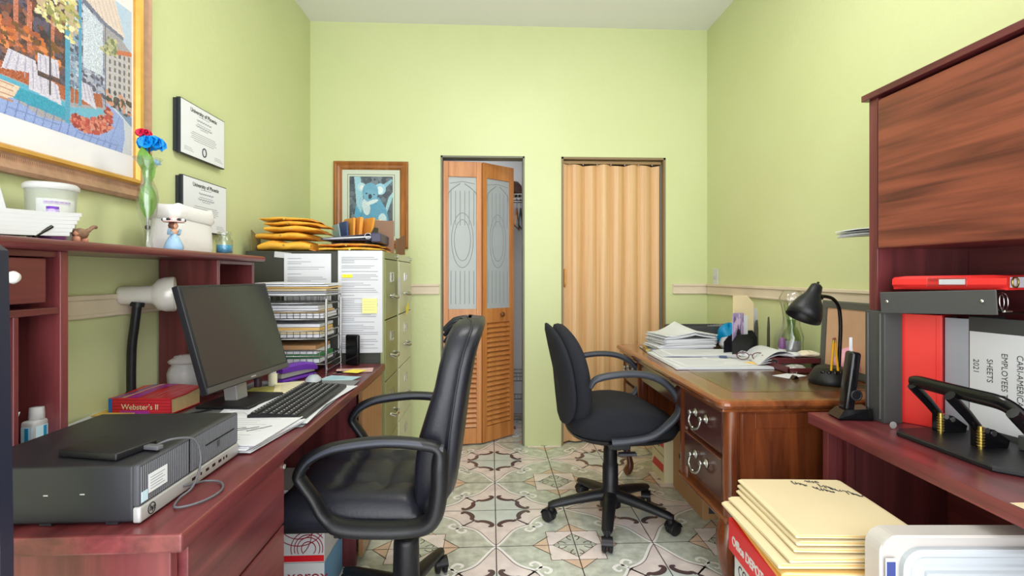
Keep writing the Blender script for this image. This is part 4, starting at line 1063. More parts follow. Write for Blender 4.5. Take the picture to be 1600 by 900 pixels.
# ------------------------------------------------------------ filing cabinets
def cabinet(y0, y1, body, face, label, holder):
    W = y1-y0; x0, x1 = -1.19, -.522; t = T('filing_cabinet', label, 'filing cabinet', ((x0+x1)/2, (y0+y1)/2, 0)); h = 1.298; hx = (x1-x0)/2
    g = G().bx(-hx, hx-.018, -W/2, W/2, .0, h, 0, .003); obj('body', g, body, t)
    g = G(); g.bx(hx-.018, hx, -W/2, W/2, h-.035, h, 0, .002).bx(hx-.018, hx, -W/2, -W/2+.014, 0, h-.035).bx(hx-.018, hx, W/2-.014, W/2, 0, h-.035).bx(hx-.018, hx, -W/2+.014, W/2-.014, 0, .04)
    obj('front_frame', g, face, t)
    dh = (h-.035-.045)/4
    for k in range(4):
        z = .043+k*dh
        g = G().bx(hx-.016, hx+.004, -W/2+.016, W/2-.016, z+.003, z+dh-.003, 0, .003); d = obj('drawer', g, face, t)
        g = G(); zz = z+dh*.70; M = frameM((hx+.004, 0, zz), (0, 1, 0), (0, 0, 1))
        rframe(g, .075, .05, [(0, 0), (0, .004), (.004, .005), (.007, .003), (.007, 0)], M, 0); g.bx(-.03, .03, -.018, .018, 0, .001, 1, 0, M)
        obj('label_holder', g, [M_['chrome'], holder], d)
        g = G(); zh = z+dh*.36
        g.tube([(hx+.004, -.055, zh+.008), (hx+.028, -.05, zh), (hx+.034, 0, zh-.002), (hx+.028, .05, zh), (hx+.004, .055, zh+.008)], [.009, .009, .010, .009, .009], 0, 10)
        obj('handle', g, M_['chrome'], d)
    g = G().cyl((hx+.002, W/2-.035, h-.018), (hx+.012, W/2-.035, h-.018), .008, 0, 12); obj('lock', g, M_['chrome'], t)
    return t
cabinet(2.545, 2.905, M_['cabdark'], M_['olive'], 'dark sided filing cabinet with olive green drawers beside the left desk', M_['olive'])
t2 = cabinet(2.92, 3.38, M_['olivel'], M_['olivel'], 'pale grey green filing cabinet behind the olive one', M_['olivel'])
for x, z, w_, h_, lb, s, hl in ((-.89, 1.135, .225, .30, 'printed notice taped on the dark cabinet side, nearer the left wall', 31, 0), (-.637, 1.05, .215, .50, 'long printed form with a yellow highlighted line taped on the dark cabinet side', 32, 1)):
    g = G(); M = frameM((0, 0, 0), (1, 0, 0), (0, 0, 1)); rn = random.Random(s)
    g.sheet(w_, h_, lambda u, v: .002+.002*sin(u*3), 4, 4, .0006, 0, M)
    k = h_/2-.025
    while k > -h_/2+.02:
        ln = (w_-.04)*rn.choice([.35, .6, .9, 1, .8, .95]); 
        if rn.random() < .82: g.bx(-w_/2+.018, -w_/2+.018+ln, k, k+.0026, .0035, .0048, 1, 0, M)
        k -= rn.choice([.008, .009, .009, .016])
    if hl: g.bx(-w_/2+.02, -w_/2+.07, .118, .134, .0046, .0050, 2, 0, M)
    o = tag(obj('posted_paper', g, [M_['paper'], M_['ink'], M_['hilite']], None, (x, 2.5415, z)), lb, 'paper')
g = G(); M = frameM((0, 0, 0), (1, 0, 0), (0, 0, 1)); g.bx(-.036, .036, -.036, .036, 0, .004, 0, 0, M)
for k in range(4): g.bx(-.03, .028, -.02+.013*k, -.019+.013*k, .004, .0043, 1, 0, M)
tag(obj('sticky_note', g, [M_['sticky'], M_['ink']], None, (-.59, 2.534, 1.03)), 'pale yellow sticky note pad stuck on the long posted form', 'sticky note')
g = G().bx(-.04, .04, -.014, .014, 0, .001, 0, 0, M)
tag(obj('tape_strip', g, M_['milky'], None, (-1.01, 2.5425, 1.278), (0, R(6), 0)), 'clear tape strip holding the corner of the posted notice', 'tape')

# heap on the cabinets
def padenv(x, y, z, rz, w, h, th, label, m='kraft', tilt=0, grp=None, seed=0):
    t = T('padded_envelope', label, 'envelope', (x, y, z), (R(tilt), 0, R(rz)), grp); rn = random.Random(seed)
    rings = []; n = 12
    for k in range(n+1):
        u = k/n; xx = -w/2+w*u; pf = (sin(pi*min(.98, max(.02, u))))**.5*.5+.5; th_ = .004+th*pf*(.85+.15*sin(u*9+seed))
        ring = []
        for j in range(16):
            q = 2*pi*j/16; cy_ = cos(q); sy_ = abs(sin(q))**.45*(1 if sin(q) > 0 else -1)
            yy = (abs(cy_)**.6)*(1 if cy_ > 0 else -1)*h/2; zz = th_/2+sy_*th_/2*(1-.2*abs(cy_)**3)
            ring.append((xx, yy, zz+.002*sin(j*1.7+k*1.3+seed)*pf+.0025*pf))
        rings.append(ring)
    g = G(); g.loft(rings, 0); obj('envelope_body', g, M_[m], t)
    g = G(); g.sheet(.03, h*.96, lambda u, v: .004*sin(v*8+seed), 2, 8, .0015, 0, TR(w/2+.008, 0, .003, 0, 12, 0)); obj('sealed_flap', g, M_['kraft2'] if m == 'kraft' else M_['kraft'], t)
    obj('clasp', G().cyl((0, -h/2-.001, th*.5), (0, -h/2+.010, th*.5), .005, 0, 10), M_['brass'], t)
    return t
z0 = 1.3
E_ = [(-1.025, 2.72, .0, 3, .25, .30, .056), (-1.03, 2.73, .060, -3, .25, .30, .034), (-1.00, 2.72, .097, 5, .25, .29, .028), (-.995, 2.73, .128, -4, .24, .28, .020), (-1.03, 2.73, .152, 4, .24, .29, .014)]
names = ['bottom', 'second from the bottom', 'middle', 'second from the top', 'topmost']
for k, (x, y, z, rz, w_, h_, th) in enumerate(E_):
    padenv(x, y, z0+z, rz, w_, h_, th, f'{names[k]} mustard yellow envelope of the heap on the filing cabinet'.replace('middle mustard', 'mustard').replace('heap on', 'heap on') if k != 2 else 'mustard yellow envelope in the middle of the heap on the filing cabinet', 'kraft', 0, 'yellow envelopes heaped on the cabinet', k)
padenv(-.705, 2.73, z0, 2, .30, .30, .018, 'flat orange envelope lying under the dark binder on the filing cabinet', 'kraft', 0, None, 8)
padenv(-.715, 2.73, z0+.024, -2, .28, .28, .012, 'orange envelope with a white edge directly under the dark binder', 'kraft2', 0, None, 9)
t = T('ring_binder', 'open dark navy ring binder lying on orange envelopes on the filing cabinet', 'binder', (-.71, 2.73, z0+.056), R(3))
g = G(); g.bx(-.14, .13, -.14, .14, 0, .003, 0).bx(-.14, .13, -.14, .14, .003, .006, 0, 0, TR(0, 0, .0, 0, -6, 0) @ TR(0, 0, .016)); obj('covers', g, M_['navy'], t)
obj('papers_inside', G().bx(-.13, .11, -.135, .135, .004, .012, 0, 0, TR(0, 0, 0, 0, -3, 0) @ TR(0, 0, .004)), M_['paper'], t)
g = G(); g.bx(.105, .155, -.15, .14, -.012, .036, 0, .006); obj('spine', g, M_['navy'], t)
g = G().tube([(.09+.016*cos(q), -.142, .02+.014*sin(q)) for q in [2*pi*k/16 for k in range(16)]], .002, 0, 6, closed=True); obj('ring', g, M_['chrome'], t)
# upright files behind
t = T('file_sorter', 'dark metal upright file sorter standing on the filing cabinet', 'file sorter', (-.70, 2.98, z0))
g = G().bx(-.20, .17, -.05, .12, 0, .004)
for x in (-.195, .165): g.bx(x-.002, x+.002, -.05, .12, .004, .09, 0, .001)
obj('sorter_frame', g, M_['brownboard'], t)
def upr(nm, label, x, y, w_, h_, lean, m, cat, yaw=0, th=.004, cut=.02):
    g = G(); M = Euler((0, 0, R(yaw))).to_matrix().to_4x4() @ Euler((0, R(lean), 0)).to_matrix().to_4x4() @ frameM((0, 0, 0), (0, 1, 0), (0, 0, 1))
    g.prism([(-w_/2, 0), (w_/2, 0), (w_/2, h_-cut), (w_/2-cut, h_), (-w_/2, h_)], 0, th, 0, M)
    o = obj(nm, g, m, None, (x, y, z0+.0045)); return tag(o, label, cat)
upr('folder', 'blue folder standing at the left end of the upright files', -.842, 2.985, .14, .18, -3, mk('blue_folder', (66, 90, 150), .5), 'folder', 34, .008)
upr('folder', 'pale blue sheet standing left of the blue folder on the cabinet', -.868, 2.985, .12, .165, -9, mk('pale_blue_sheet', (170, 196, 214), .6), 'folder', 34)
upr('upright_envelope', 'leftmost orange envelope standing on the filing cabinet', -.822, 2.975, .15, .20, 2, M_['kraft2'], 'envelope', 38, .012)
upr('upright_envelope', 'bulging orange envelope standing second from the left on the cabinet', -.792, 2.975, .15, .205, 5, M_['kraft2'], 'envelope', 36, .018)
upr('upright_envelope', 'orange envelope leaning right with a torn open top', -.742, 2.97, .16, .205, 9, M_['kraft2'], 'envelope', 42, .014, .06)
upr('folder', 'cream folder leaning right among the upright files', -.715, 2.98, .16, .20, 14, M_['manila'], 'folder', 34, .01, .03)
upr('folder', 'pale folder with grey pages leaning right beside the cream one', -.685, 2.98, .16, .185, 16, mk('pale_cream', (232, 222, 206), .6), 'folder', 34, .014, .04)
upr('folder', 'white pages leaning against the brown board', -.645, 2.98, .15, .165, 13, M_['paper'], 'papers', 34, .012, .05)
g = G(); M = frameM((0, 0, 0), (1, .25, 0), (0, 0, 1)); g.bx(-.045, .05, 0, .18, 0, .006, 0, 0, M)
tag(obj('clipboard', g, M_['brownboard'], None, (-.585, 2.86, z0+.0005)), 'brown board standing upright near the front of the filing cabinet', 'board')
g = G(); M = frameM((0, 0, 0), (.25, 1, 0), (0, 0, 1)); g.prism([(-.07, 0), (.10, 0), (.10, .13), (.06, .13), (-.07, .02)], 0, .004, 0, M)
tag(obj('bookend', g, M_['cabdark'], None, (-.625, 2.66, z0+.0005)), 'dark metal bookend beside the ring binder on the filing cabinet', 'bookend')
g = G(); M = frameM((0, 0, 0), (.3, 1, 0), (0, 0, 1)); g.prism([(-.05, 0), (.06, 0), (.06, .12), (-.05, .08)], 0, .004, 0, M)
tag(obj('bookend', g, M_['brownboard'], None, (-.53, 3.02, z0+.0005)), 'brown bookend standing at the right edge of the cabinets', 'bookend')
g = G(); M = frameM((0, 0, 0), (0, 1, 0), (0, 0, 1)); g.prism([(-.05, -.04), (.05, -.04), (.05, .02), (-.05, .06)], 0, .003, 0, M)
tag(obj('olive_folder', g, mk('olive_folder', (120, 116, 76), .6), None, (-1.165, 2.60, z0+.0415)), 'olive folder corner standing behind the yellow envelopes by the left wall', 'folder')
g = G(); rbx(g, -.004, .004, -.03, .03, 0, .001, .0003)
for z, m, lb in ((1.16, M_['paper'], 'white paper slip hanging from the top drawer of the olive cabinet'), (1.03, M_['yellow'], 'yellow slip taped on the pale cabinet front')):
    g = G(); M = frameM((0, 0, 0), (0, 1, 0), (0, 0, 1)); g.sheet(.06 if m == M_['paper'] else .09, .12 if m == M_['paper'] else .05, lambda u, v: .003*u, 2, 2, .0006, 0, M)
    tag(obj('paper_slip', g, m, None, (-.5, 2.83 if m == M_['paper'] else 3.1, z-.05), (R(0 if m == M_['paper'] else 25), 0, 0)), lb, 'paper')
# ------------------------------------------------------------ star base with casters
def star(t, n, R0, a0, hz, tipz, mat, wleg=.024, col=None):
    for k in range(n):
        a = R(a0+360/n*k); M = Matrix.Rotation(a, 4, 'Z')
        g = G(); rings = []
        for u in (0, .25, .5, .75, .93, 1.0):
            x = .02+(R0-.01)*u; z = hz+(tipz-hz)*(u**1.3); w_ = wleg*(1.15-.35*u); hh = .020*(1.4-.6*u)
            if u == 1.0: w_ *= .7; hh *= .8
            rings.append([(x, w_*cos(q)*(1 if abs(cos(q)) > .3 else 1), z+hh*sin(q)) for q in [2*pi*j/12 for j in range(12)]])
        g.loft(rings, 0, True, True, M)
        g.cyl((R0, 0, tipz+.012), (R0, 0, tipz-.03), .014, 0, 12, M)
        lg = obj('base_leg', g, mat, t)
        g = G(); cz = .031; Mc = M @ TR(R0, 0, 0, 0, 0, 35+50*k)
        for s in (-1, 1): g.lathe([(0, -.010), (.024, -.010), (.0305, -.005), (.0305, .006), (.022, .010), (0, .010)], 20, 0, Mc @ TR(-.012, s*.014, cz, 90, 0, 0))
        g.add([], [])
        rr = []
        for y in (-.024, .024): rr.append([(-.012+.034*cos(q), y, cz+.034*sin(q)) for q in [R(10+k2*20) for k2 in range(9)]]+[(-.012+.031*cos(q), y, cz+.031*sin(q)) for q in [R(170-k2*20) for k2 in range(9)]])
        g.loft(rr, 0, True, True, Mc); g.cyl((0, 0, .045), (0, 0, tipz-.01), .008, 0, 10, Mc)
        obj('caster', g, M_['black'], lg)

def armloop(t, pts, y, wz, wy, mat, name='armrest', closed=True, dy=None):
    rad = lambda p: .0255 if p[0] > .085 and p[2] < .66 else (.0225 if p[2] < .475 else .0165)
    P = [(x, y+(dy[i] if dy else 0), z) for i, (x, z) in enumerate(pts)]
    Q = spl(P, 5, closed)
    rs = [rad(p) for p in Q]; n_ = len(Q)
    for _ in range(3): rs = [(rs[i-1]+2*rs[i]+rs[(i+1) % n_])/4 for i in range(n_)]
    g = G(); g.tube(Q, rs, 0, 12, None, closed)
    # flatten: widen across the chair
    for i, v in enumerate(g.v):
        g.v[i] = (v[0], y+(v[1]-y)*wy/wz if not dy else v[1], v[2])
    return obj(name, g, mat, t)

# ------------------------------------------------------------ leather executive chair (left)
cx, cy = -.288, 1.768
t = T('executive_chair', 'black leather high back office chair with looped arms at the left desk', 'chair', (cx, cy, 0))
W2 = lambda pts: [(x-cx, z) for x, z in pts]
star(t, 5, .30, 73, .115, .075, M_['black'], .026)
g = G().lathe([(.045, .05), (.047, .06), (.043, .27), (.040, .286), (.030, .290), (.030, .27), (0, .27)], 28)
obj('column_cover', g, M_['black'], t)
obj('gas_lift', G().cyl((0, 0, .26), (0, 0, .44), .015), M_['chrome'], t)
g = G().cyl((-.095, -.005, .335), (-.095, -.005, .40), .026, 0, 20); g.bx(-.14, .10, -.09, .09, .395, .425, 0, .008); obj('tilt_mechanism', g, M_['black'], t)
# seat pan + cushion with channels
def seatcush(x0, x1, hw, z0, z1, rr=.05):
    g = G(); nx, ny = 22, 22; top = []; 
    def f(u, v):
        e = min(1, min(u, 1-u)/.14); f_ = min(1, min(v, 1-v)/.14)
        edge = (1-(1-e)**2.4)*(1-(1-f_)**2.4)
        tuft = -.020*math.exp(-((u-.40)/.03)**2)*(1 if .15 < v < .85 else 0)-.020*math.exp(-((u-.70)/.03)**2)*(1 if .15 < v < .85 else 0)-.015*math.exp(-((abs(v-.5)-.20)/.025)**2)
        return z0+(z1-z0)*(.35+.65*edge)+tuft*edge+.006*sin(u*4)
    vs = []
    for j in range(ny+1):
        for i in range(nx+1):
            u = i/nx; v = j/ny; x = x0+(x1-x0)*u; y = -hw+2*hw*v
            vs.append((x, y, f(u, v)))
    N = len(vs)
    for j in range(ny+1):
        for i in range(nx+1):
            u = i/nx; v = j/ny; vs.append((x0+(x1-x0)*u, -hw+2*hw*v, z0))
    fs = []
    for j in range(ny):
        for i in range(nx):
            a = j*(nx+1)+i; fs += [(a, a+1, a+nx+2, a+nx+1), (a+N, a+nx+1+N, a+nx+2+N, a+1+N)]
    e = [i for i in range(nx+1)]+[(j+1)*(nx+1)-1 for j in range(1, ny+1)]+[(nx+1)*(ny+1)-2-i for i in range(nx)]+[j*(nx+1) for j in range(ny-1, 0, -1)]
    for i in range(len(e)): a = e[i]; b = e[(i+1) % len(e)]; fs.append((a, a+N, b+N, b))
    g.add(vs, fs, 0, True); return g
obj('seat_cushion', seatcush(-.66-cx, -.20-cx, .245, .435, .520), M_['leather'], t)
g = G(); rbx(g, -.655-cx, -.19-cx, -.24, .24, .418, .445, .012); obj('seat_pan', g, M_['black'], t)
# backrest: loft from bottom to top
def backsec(z, xf, xr, hw, ex=.5):
    xm = (xf+xr)/2-cx; hx = (xr-xf)/2; out = []
    for k in range(32):
        q = 2*pi*k/32; c_, s_ = cos(q), sin(q)
        out.append((xm+(abs(c_)**ex)*(1 if c_ > 0 else -1)*hx, (abs(s_)**.55)*(1 if s_ > 0 else -1)*hw, z))
    return out
secs = [(.41, -.215, -.175, .17), (.45, -.235, -.150, .20), (.52, -.238, -.108, .225), (.60, -.236, -.095, .238), (.67, -.227, -.086, .242), (.75, -.202, -.076, .243), (.83, -.176, -.064, .240), (.90, -.162, -.052, .233), (.95, -.150, -.040, .222), (.99, -.138, -.026, .198), (1.015, -.124, -.018, .165), (1.032, -.106, -.020, .115), (1.038, -.080, -.035, .06)]
g = G(); g.loft([backsec(z, a, b-.030, hw, .35) for z, a, b, hw in secs], 0); obj('back_cushion', g, M_['leather'], t)
g = G(); g.loft([backsec(z, b-.070, b, hw-.002, .6) for z, a, b, hw in secs], 0); obj('back_shell', g, M_['leather'], t, label='smooth leather rear shell')
for s in (-1, 1):
    g = G(); g.tube([(b-.040-cx, s*(hw+.001), z) for z, a, b, hw in secs[1:]], .003, 0, 8); obj('piping', g, M_['leather'], t)
g = G()
for k in range(9):
    a = -1.2+2.4*k/8; y = .09*a; z0_ = 1.030-.045*abs(a)**2
    g.tube(spl([(-.160-cx+.01*abs(a), y*.7, z0_-.035), (-.125-cx, y*1.1, z0_-.004), (-.075-cx, y*1.3, z0_+.006)], 4), [.007]*4+[.009]*4+[.006], 0, 8)
obj('gathered_top', g, M_['leather'], t)
outer = [(-.545, .612), (-.522, .652), (-.47, .680), (-.40, .694), (-.30, .702), (-.20, .693), (-.150, .676), (-.146, .62), (-.150, .54), (-.170, .475), (-.225, .452), (-.33, .450), (-.43, .460), (-.475, .492), (-.505, .545), (-.535, .588)]
for s in (-1, 1):
    armloop(t, W2(outer), s*.283, .0165, .026, M_['black'])
    g = G(); P = [(-.54, .617), (-.515, .655), (-.46, .684), (-.39, .698), (-.30, .705), (-.20, .697), (-.135, .678)]
    Q = spl([(x-cx, s*.283, z) for x, z in P], 4); rings = []
    for i, p in enumerate(Q):
        u = i/(len(Q)-1); w_ = .030*(.75+.35*sin(pi*min(1, u*1.1)))
        rings.append([(p.x, p.y+w_*cos(q), p.z+.011*sin(q)) for q in [2*pi*j/14 for j in range(14)]])
    g.loft(rings, 0); obj('arm_pad', g, mk('arm_pad_grey', (62, 65, 76), .45), t)
    g = G()
    for x in (-.42, -.245): g.cyl((x-cx, s*.300, .447), (x-cx, s*.312, .447), .007, 0, 12)
    g.cyl((-.148-cx, s*.300, .60), (-.148-cx, s*.312, .60), .007, 0, 12); obj('arm_bolts', g, M_['gloss'], t)
    obj('arm_bracket', G().bx(-.45-cx, -.22-cx, *sorted((s*.20, s*.28)), .425, .445, 0, .004), M_['black'], t)

# ------------------------------------------------------------ fabric task chair (right)
cx, cy = .578, 2.45
t = T('task_chair', 'black fabric task chair with looped arms at the wooden desk', 'chair', (cx, cy, 0))
star(t, 5, .29, 38, .125, .080, M_['black'], .030)
g = G().lathe([(.050, .07), (.048, .14), (.038, .17), (.037, .27), (.033, .272), (.033, .34), (.031, .342), (.031, .42), (0, .42)], 28)
obj('column', g, M_['black'], t)
g = G().bx(-.11, .11, -.08, .08, .405, .425, 0, .006); obj('tilt_mechanism', g, M_['black'], t)
g = G().tube([(0, -.06, .405), (.02, -.14, .395), (.03, -.19, .385)], .006, 0, 8); g.bx(-.01, .07, -.215, -.18, .378, .39, 0, .004); obj('lever', g, M_['grill'], t)
# seat: saddle shape
def selip(rx, ry, n=40, e=.75):
    return [((abs(cos(q))**e)*(1 if cos(q) > 0 else -1)*rx, (abs(sin(q))**e)*(1 if sin(q) > 0 else -1)*ry) for q in [2*pi*k/n for k in range(n)]]
g = G(); rings = []
for z, s in ((.420, .70), (.426, .84), (.450, .955), (.480, 1.0), (.505, .995), (.525, .94), (.538, .80), (.543, .60), (.542, .35), (.540, .12)):
    rings.append([(.045+x*s, y*s, z+.045*max(0, 1-((x*s+.03)/.24)**2)*((z-.42)/.12)-.030*max(0, (x*s)/.24)**2*((z-.42)/.12)) for x, y in selip(.265, .245)])
g.loft(rings, 0); obj('seat', g, M_['fabric'], t)
g = G(); g.loft([[(.045+x*s, y*s, z) for x, y in selip(.255, .235)] for z, s in ((.415, .6), (.418, .85), (.432, .97), (.445, .985))], 0); obj('seat_shell', g, M_['black'], t)
# back: curved oval pad leaning
def taskback(off, th, k_, name, mat, mz=1.0):
    g = G(); n = 30; rings = []
    zc, hz, hy = .715, .235*mz, .225*mz
    for z_, s in ((-1, .55), (-.9, .86), (-.5, .98), (0, 1.0), (.5, .98), (.9, .88), (1, .6)):
        ring = []
        for yy, zz in selip(hy*s, hz*s, 40, .78):
            dz = zz/hz; xs = -.262+.055*(1-((zz+.06)/.24)**2)*-.2+.06*(yy/.22)**2
            base = -.250-.036*dz-.012*dz*dz+.042*(yy/.22)**2
            ring.append((base+off+z_*th/2, yy, zc+zz-.02*abs(z_)*0))
        rings.append(ring)
    g.loft(rings, 0); return obj(name, g, mat, t)
taskback(.046, .082, 1, 'back_cushion', M_['fabric'], .985)
taskback(-.010, .036, 1, 'back_shell', M_['fabric'])
g = G().tube(spl([(-.10, 0, .412), (-.17, 0, .42), (-.205, 0, .47), (-.22, 0, .56)], 5), .017, 0, 10); obj('back_support', g, M_['black'], t)
outer = [(.425, .700), (.45, .735), (.53, .753), (.62, .757), (.70, .742), (.765, .702), (.806, .64), (.804, .585), (.755, .525), (.69, .478), (.60, .458), (.53, .450)]
for s in (-1, 1):
    P = [(x-cx, s*(.285 if i < 8 else .285-.05*(i-7)/4), z) for i, (x, z) in enumerate(outer)]
    g = G(); Q = spl(P, 5); n_ = len(Q); g.tube(Q, [.011+.007*min(1, i/6) if i < n_-8 else .018+.004*(i-n_+8)/8 for i in range(n_)], 0, 12, up=(0, 1, 0), flat=(1.35, .85))
    obj('armrest', g, mk('arm_plastic', (54, 57, 67), .42), t)
    obj('arm_bracket', G().bx(-.06, .03, *sorted((s*.14, s*.255)), .42, .445, 0, .005), M_['black'], t)
# ------------------------------------------------------------ carved executive desk (right)
t = T('executive_desk', 'polished cherry wood executive desk with leather inlay and cabriole legs', 'desk', (1.1, 2.32, 0))
def ED(name, x0, x1, y0, y1, z0, z1, m, b=.003, parent=None, label=None):
    return obj(name, G().bx(x0-1.1, x1-1.1, y0-2.32, y1-2.32, z0, z1, 0, b), M_[m], parent or t, label=label)
g = G()
def rrect(x0, x1, y0, y1, r, ins=0):
    out = []
    for cx_, cy_, a in ((x1-r, y1-r, 0), (x0+r, y1-r, 90), (x0+r, y0+r, 180), (x1-r, y0+r, 270)):
        for k in range(7): q = R(a+15*k); out.append((cx_+(r-ins)*cos(q), cy_+(r-ins)*sin(q)))
    return out
X0, X1, Y0, Y1 = .745-1.1, 1.47-1.1, 1.632-2.32, 3.03-2.32
rings = []
for z, i in ((.737, .020), (.740, .010), (.744, .006), (.752, .000), (.760, .001), (.766, .006), (.769, .012), (.7705, .020)):
    rings.append([(x, y, z) for x, y in rrect(X0, X1, Y0, Y1, .035, i)])
g.loft(rings, 0, False, True); obj('desktop', g, M_['execy'], t)
g = G(); g.prism(rrect(X0+.10, X1-.08, Y0+.12, Y1-.12, .01), .7703, .7712); obj('leather_inlay', g, M_['leather_top'], t, label='olive brown leather writing surface')
g = G(); bx_ = (X0+.115, X1-.095, Y0+.135, Y1-.135)
for a, b in (((bx_[0], bx_[2]), (bx_[1], bx_[2])), ((bx_[1], bx_[2]), (bx_[1], bx_[3])), ((bx_[1], bx_[3]), (bx_[0], bx_[3])), ((bx_[0], bx_[3]), (bx_[0], bx_[2]))):
    g.bx(min(a[0], b[0])-.0015, max(a[0], b[0])+.0015, min(a[1], b[1])-.0015, max(a[1], b[1])+.0015, .7711, .7716)
obj('gold_tooling', g, M_['brass'], t)
ED('under_moulding', .765, 1.455, 1.655, 3.01, .726, .738, 'execy', .004)
def pedestal(y0, y1):
    ED('pedestal', .80, 1.44, y0+.015, y1-.015, .37, .727, 'execz')
    for s, ye in ((-1, y0), (1, y1)):
        # corner stiles, rounded
        for xe in (.80, 1.42): obj('corner_post', G().tube([(xe-1.1+.008, ye-2.32-s*.022, .372), (xe-1.1+.008, ye-2.32-s*.022, .727)], .028, 0, 16), M_['execz'], t)
    for ye, s in ((y0, 1), (y1, -1)):
        yy = ye+.012*s; g = G(); a, b = sorted((yy-2.32, yy-2.32+.006*s))
        g.bx(-.26, -.215, a, b, .385, .715, 0, .002).bx(.215, .29, a, b, .385, .715, 0, .002).bx(-.215, .215, a, b, .665, .715, 0, .002).bx(-.215, .215, a, b, .385, .43, 0, .002)
        obj('side_frame', g, M_['execz'], t)
    a, b = y0+.045, y1-.045
    for z0, z1 in ((.570, .718), (.412, .555)):
        d = ED('drawer', .786, .80, a, b, z0, z1, 'execd', .005)
        ED('drawer_bead', .7835, .788, a+.006, b-.006, z1-.006, z1-.003, 'execy', .001, d)
        ym = (a+b)/2-2.32; zz = (z0+z1)/2+.012; g = G()
        for s in (-1, 1):
            g.lathe([(0, 0), (.017, .001), (.016, .005), (.007, .009), (.007, .018), (.011, .024), (.008, .030), (0, .032)], 18, 0, frameM((.786-1.1, ym+s*.048, zz), (0, -1, 0), (0, 0, 1)) )
        g.tube(spl([(.786-1.1-.022, ym-.048, zz), (.786-1.1-.030, ym-.046, zz-.028), (.786-1.1-.032, ym-.022, zz-.044), (.786-1.1-.033, ym, zz-.046), (.786-1.1-.032, ym+.022, zz-.044), (.786-1.1-.030, ym+.046, zz-.028), (.786-1.1-.022, ym+.048, zz)], 5), .0048, 0, 8)
        g.lathe([(.0, -.008), (.008, -.004), (.008, .004), (0, .008)], 12, 0, TR(.786-1.1-.033, ym, zz-.046, 90))
        obj('bail_handle', g, M_['pewter'], d)
    ED('base_moulding', .775, 1.45, y0-.004, y1+.004, .352, .374, 'execy', .008)
pedestal(1.662, 2.09); pedestal(2.67, 3.0)
cd_ = ED('centre_drawer', .792, .81, 2.10, 2.66, .625, .72, 'execd', .004)
ED('apron', .81, 1.42, 2.09, 2.67, .69, .727, 'execz')
ED('modesty_panel', 1.40, 1.42, 2.09, 2.67, .30, .69, 'execz')
for x, y in ((.815, 1.70), (.815, 2.975), (1.41, 1.70), (1.41, 2.975), (.815, 2.70), (.815, 2.06)):
    if (x, y) in ((.815, 2.70), (.815, 2.06)): continue
    s = -1; sy = -1 if y < 2.3 else 1; sx = -1 if x < 1.1 else 1
    pts = [(0, 0, .36), (-.012, .3*-.01, .32), (-.026, 0, .27), (-.022, 0, .20), (-.006, 0, .13), (.004, 0, .07), (-.006, 0, .035), (-.02, 0, .016)]
    P = [(x-1.1-sx*p[0]*-1*0+sx*-p[0]*1.0, y-2.32-sy*p[0]*.8, z_) for p in pts for z_ in (p[2],)]
    g = G(); g.tube(spl(P, 4), [.036, .036, .038, .039, .040, .040, .038, .035, .033, .030, .028, .026, .023, .021, .019, .018, .018, .018, .018, .019, .021, .022, .024, .025, .026, .026, .024, .022, .016][:len(spl(P, 4))], 0, 14, up=(0, 1, 0))
    obj('cabriole_leg', g, M_['execz'], t)

# boxes below the desk
def carton(name, label, loc, sx, sy, sz, m, rot=0, cat='box'):
    t = T(name, label, cat, loc, rot); obj('box_body', G().bx(-sx/2, sx/2, -sy/2, sy/2, 0, sz, 0, .003), m, t); return t
t = carton('paper_carton', 'white and red copy paper carton under the wooden desk behind the brown box', (1.13, 2.96, 0), .30, .22, .285, M_['cream'], R(0))
g = G()
for z0, z1 in ((.19, .255), (.05, .10)): g.prism([(-.10, z0), (.10, z0+.01), (.10, z1+.005), (-.06, z1)], 0, .001, 0, frameM((-.151, 0, 0), (0, -1, 0), (0, 0, 1)))
g.bx(-.1515, -.1505, -.11, .11, .150, .153, 1)
obj('red_print', g, [M_['redbox'], M_['inkd']], t)
obj('hand_hole', G().bx(-.1525, -.1505, -.03, .03, .185, .192, 0, 0), M_['gloss'], t)
t = carton('cardboard_box', 'brown corrugated box with a hand hole under the wooden desk', (1.20, 2.62, 0), .36, .40, .35, M_['carton'])
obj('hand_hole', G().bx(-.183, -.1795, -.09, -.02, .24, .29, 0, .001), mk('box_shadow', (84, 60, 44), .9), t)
g = G().bx(.03-.01, .03+.012, 0, .0006, .0, .0).bx(-.1812, -.1804, .05, .075, .19, .215).bx(-.1812, -.1804, .085, .11, .19, .215); g.bx(-.15, -.12, -.2012, -.2002, .03, .065); obj('printed_marks', g, M_['inkd'], t)
obj('tape', G().bx(-.18, .18, -.03, .03, .35, .3506), M_['manilad'], t)
# power cable on the floor near the doors
g = G().tube(spl([(.62, 3.42, .006), (.70, 3.30, .006), (.82, 3.34, .006), (.95, 3.28, .006), (1.1, 3.36, .006)], 6), .004)
tag(obj('floor_cable', g, mk('pale_cable', (206, 200, 190), .5), None), 'pale cable lying on the tiles behind the wooden desk', 'cable')

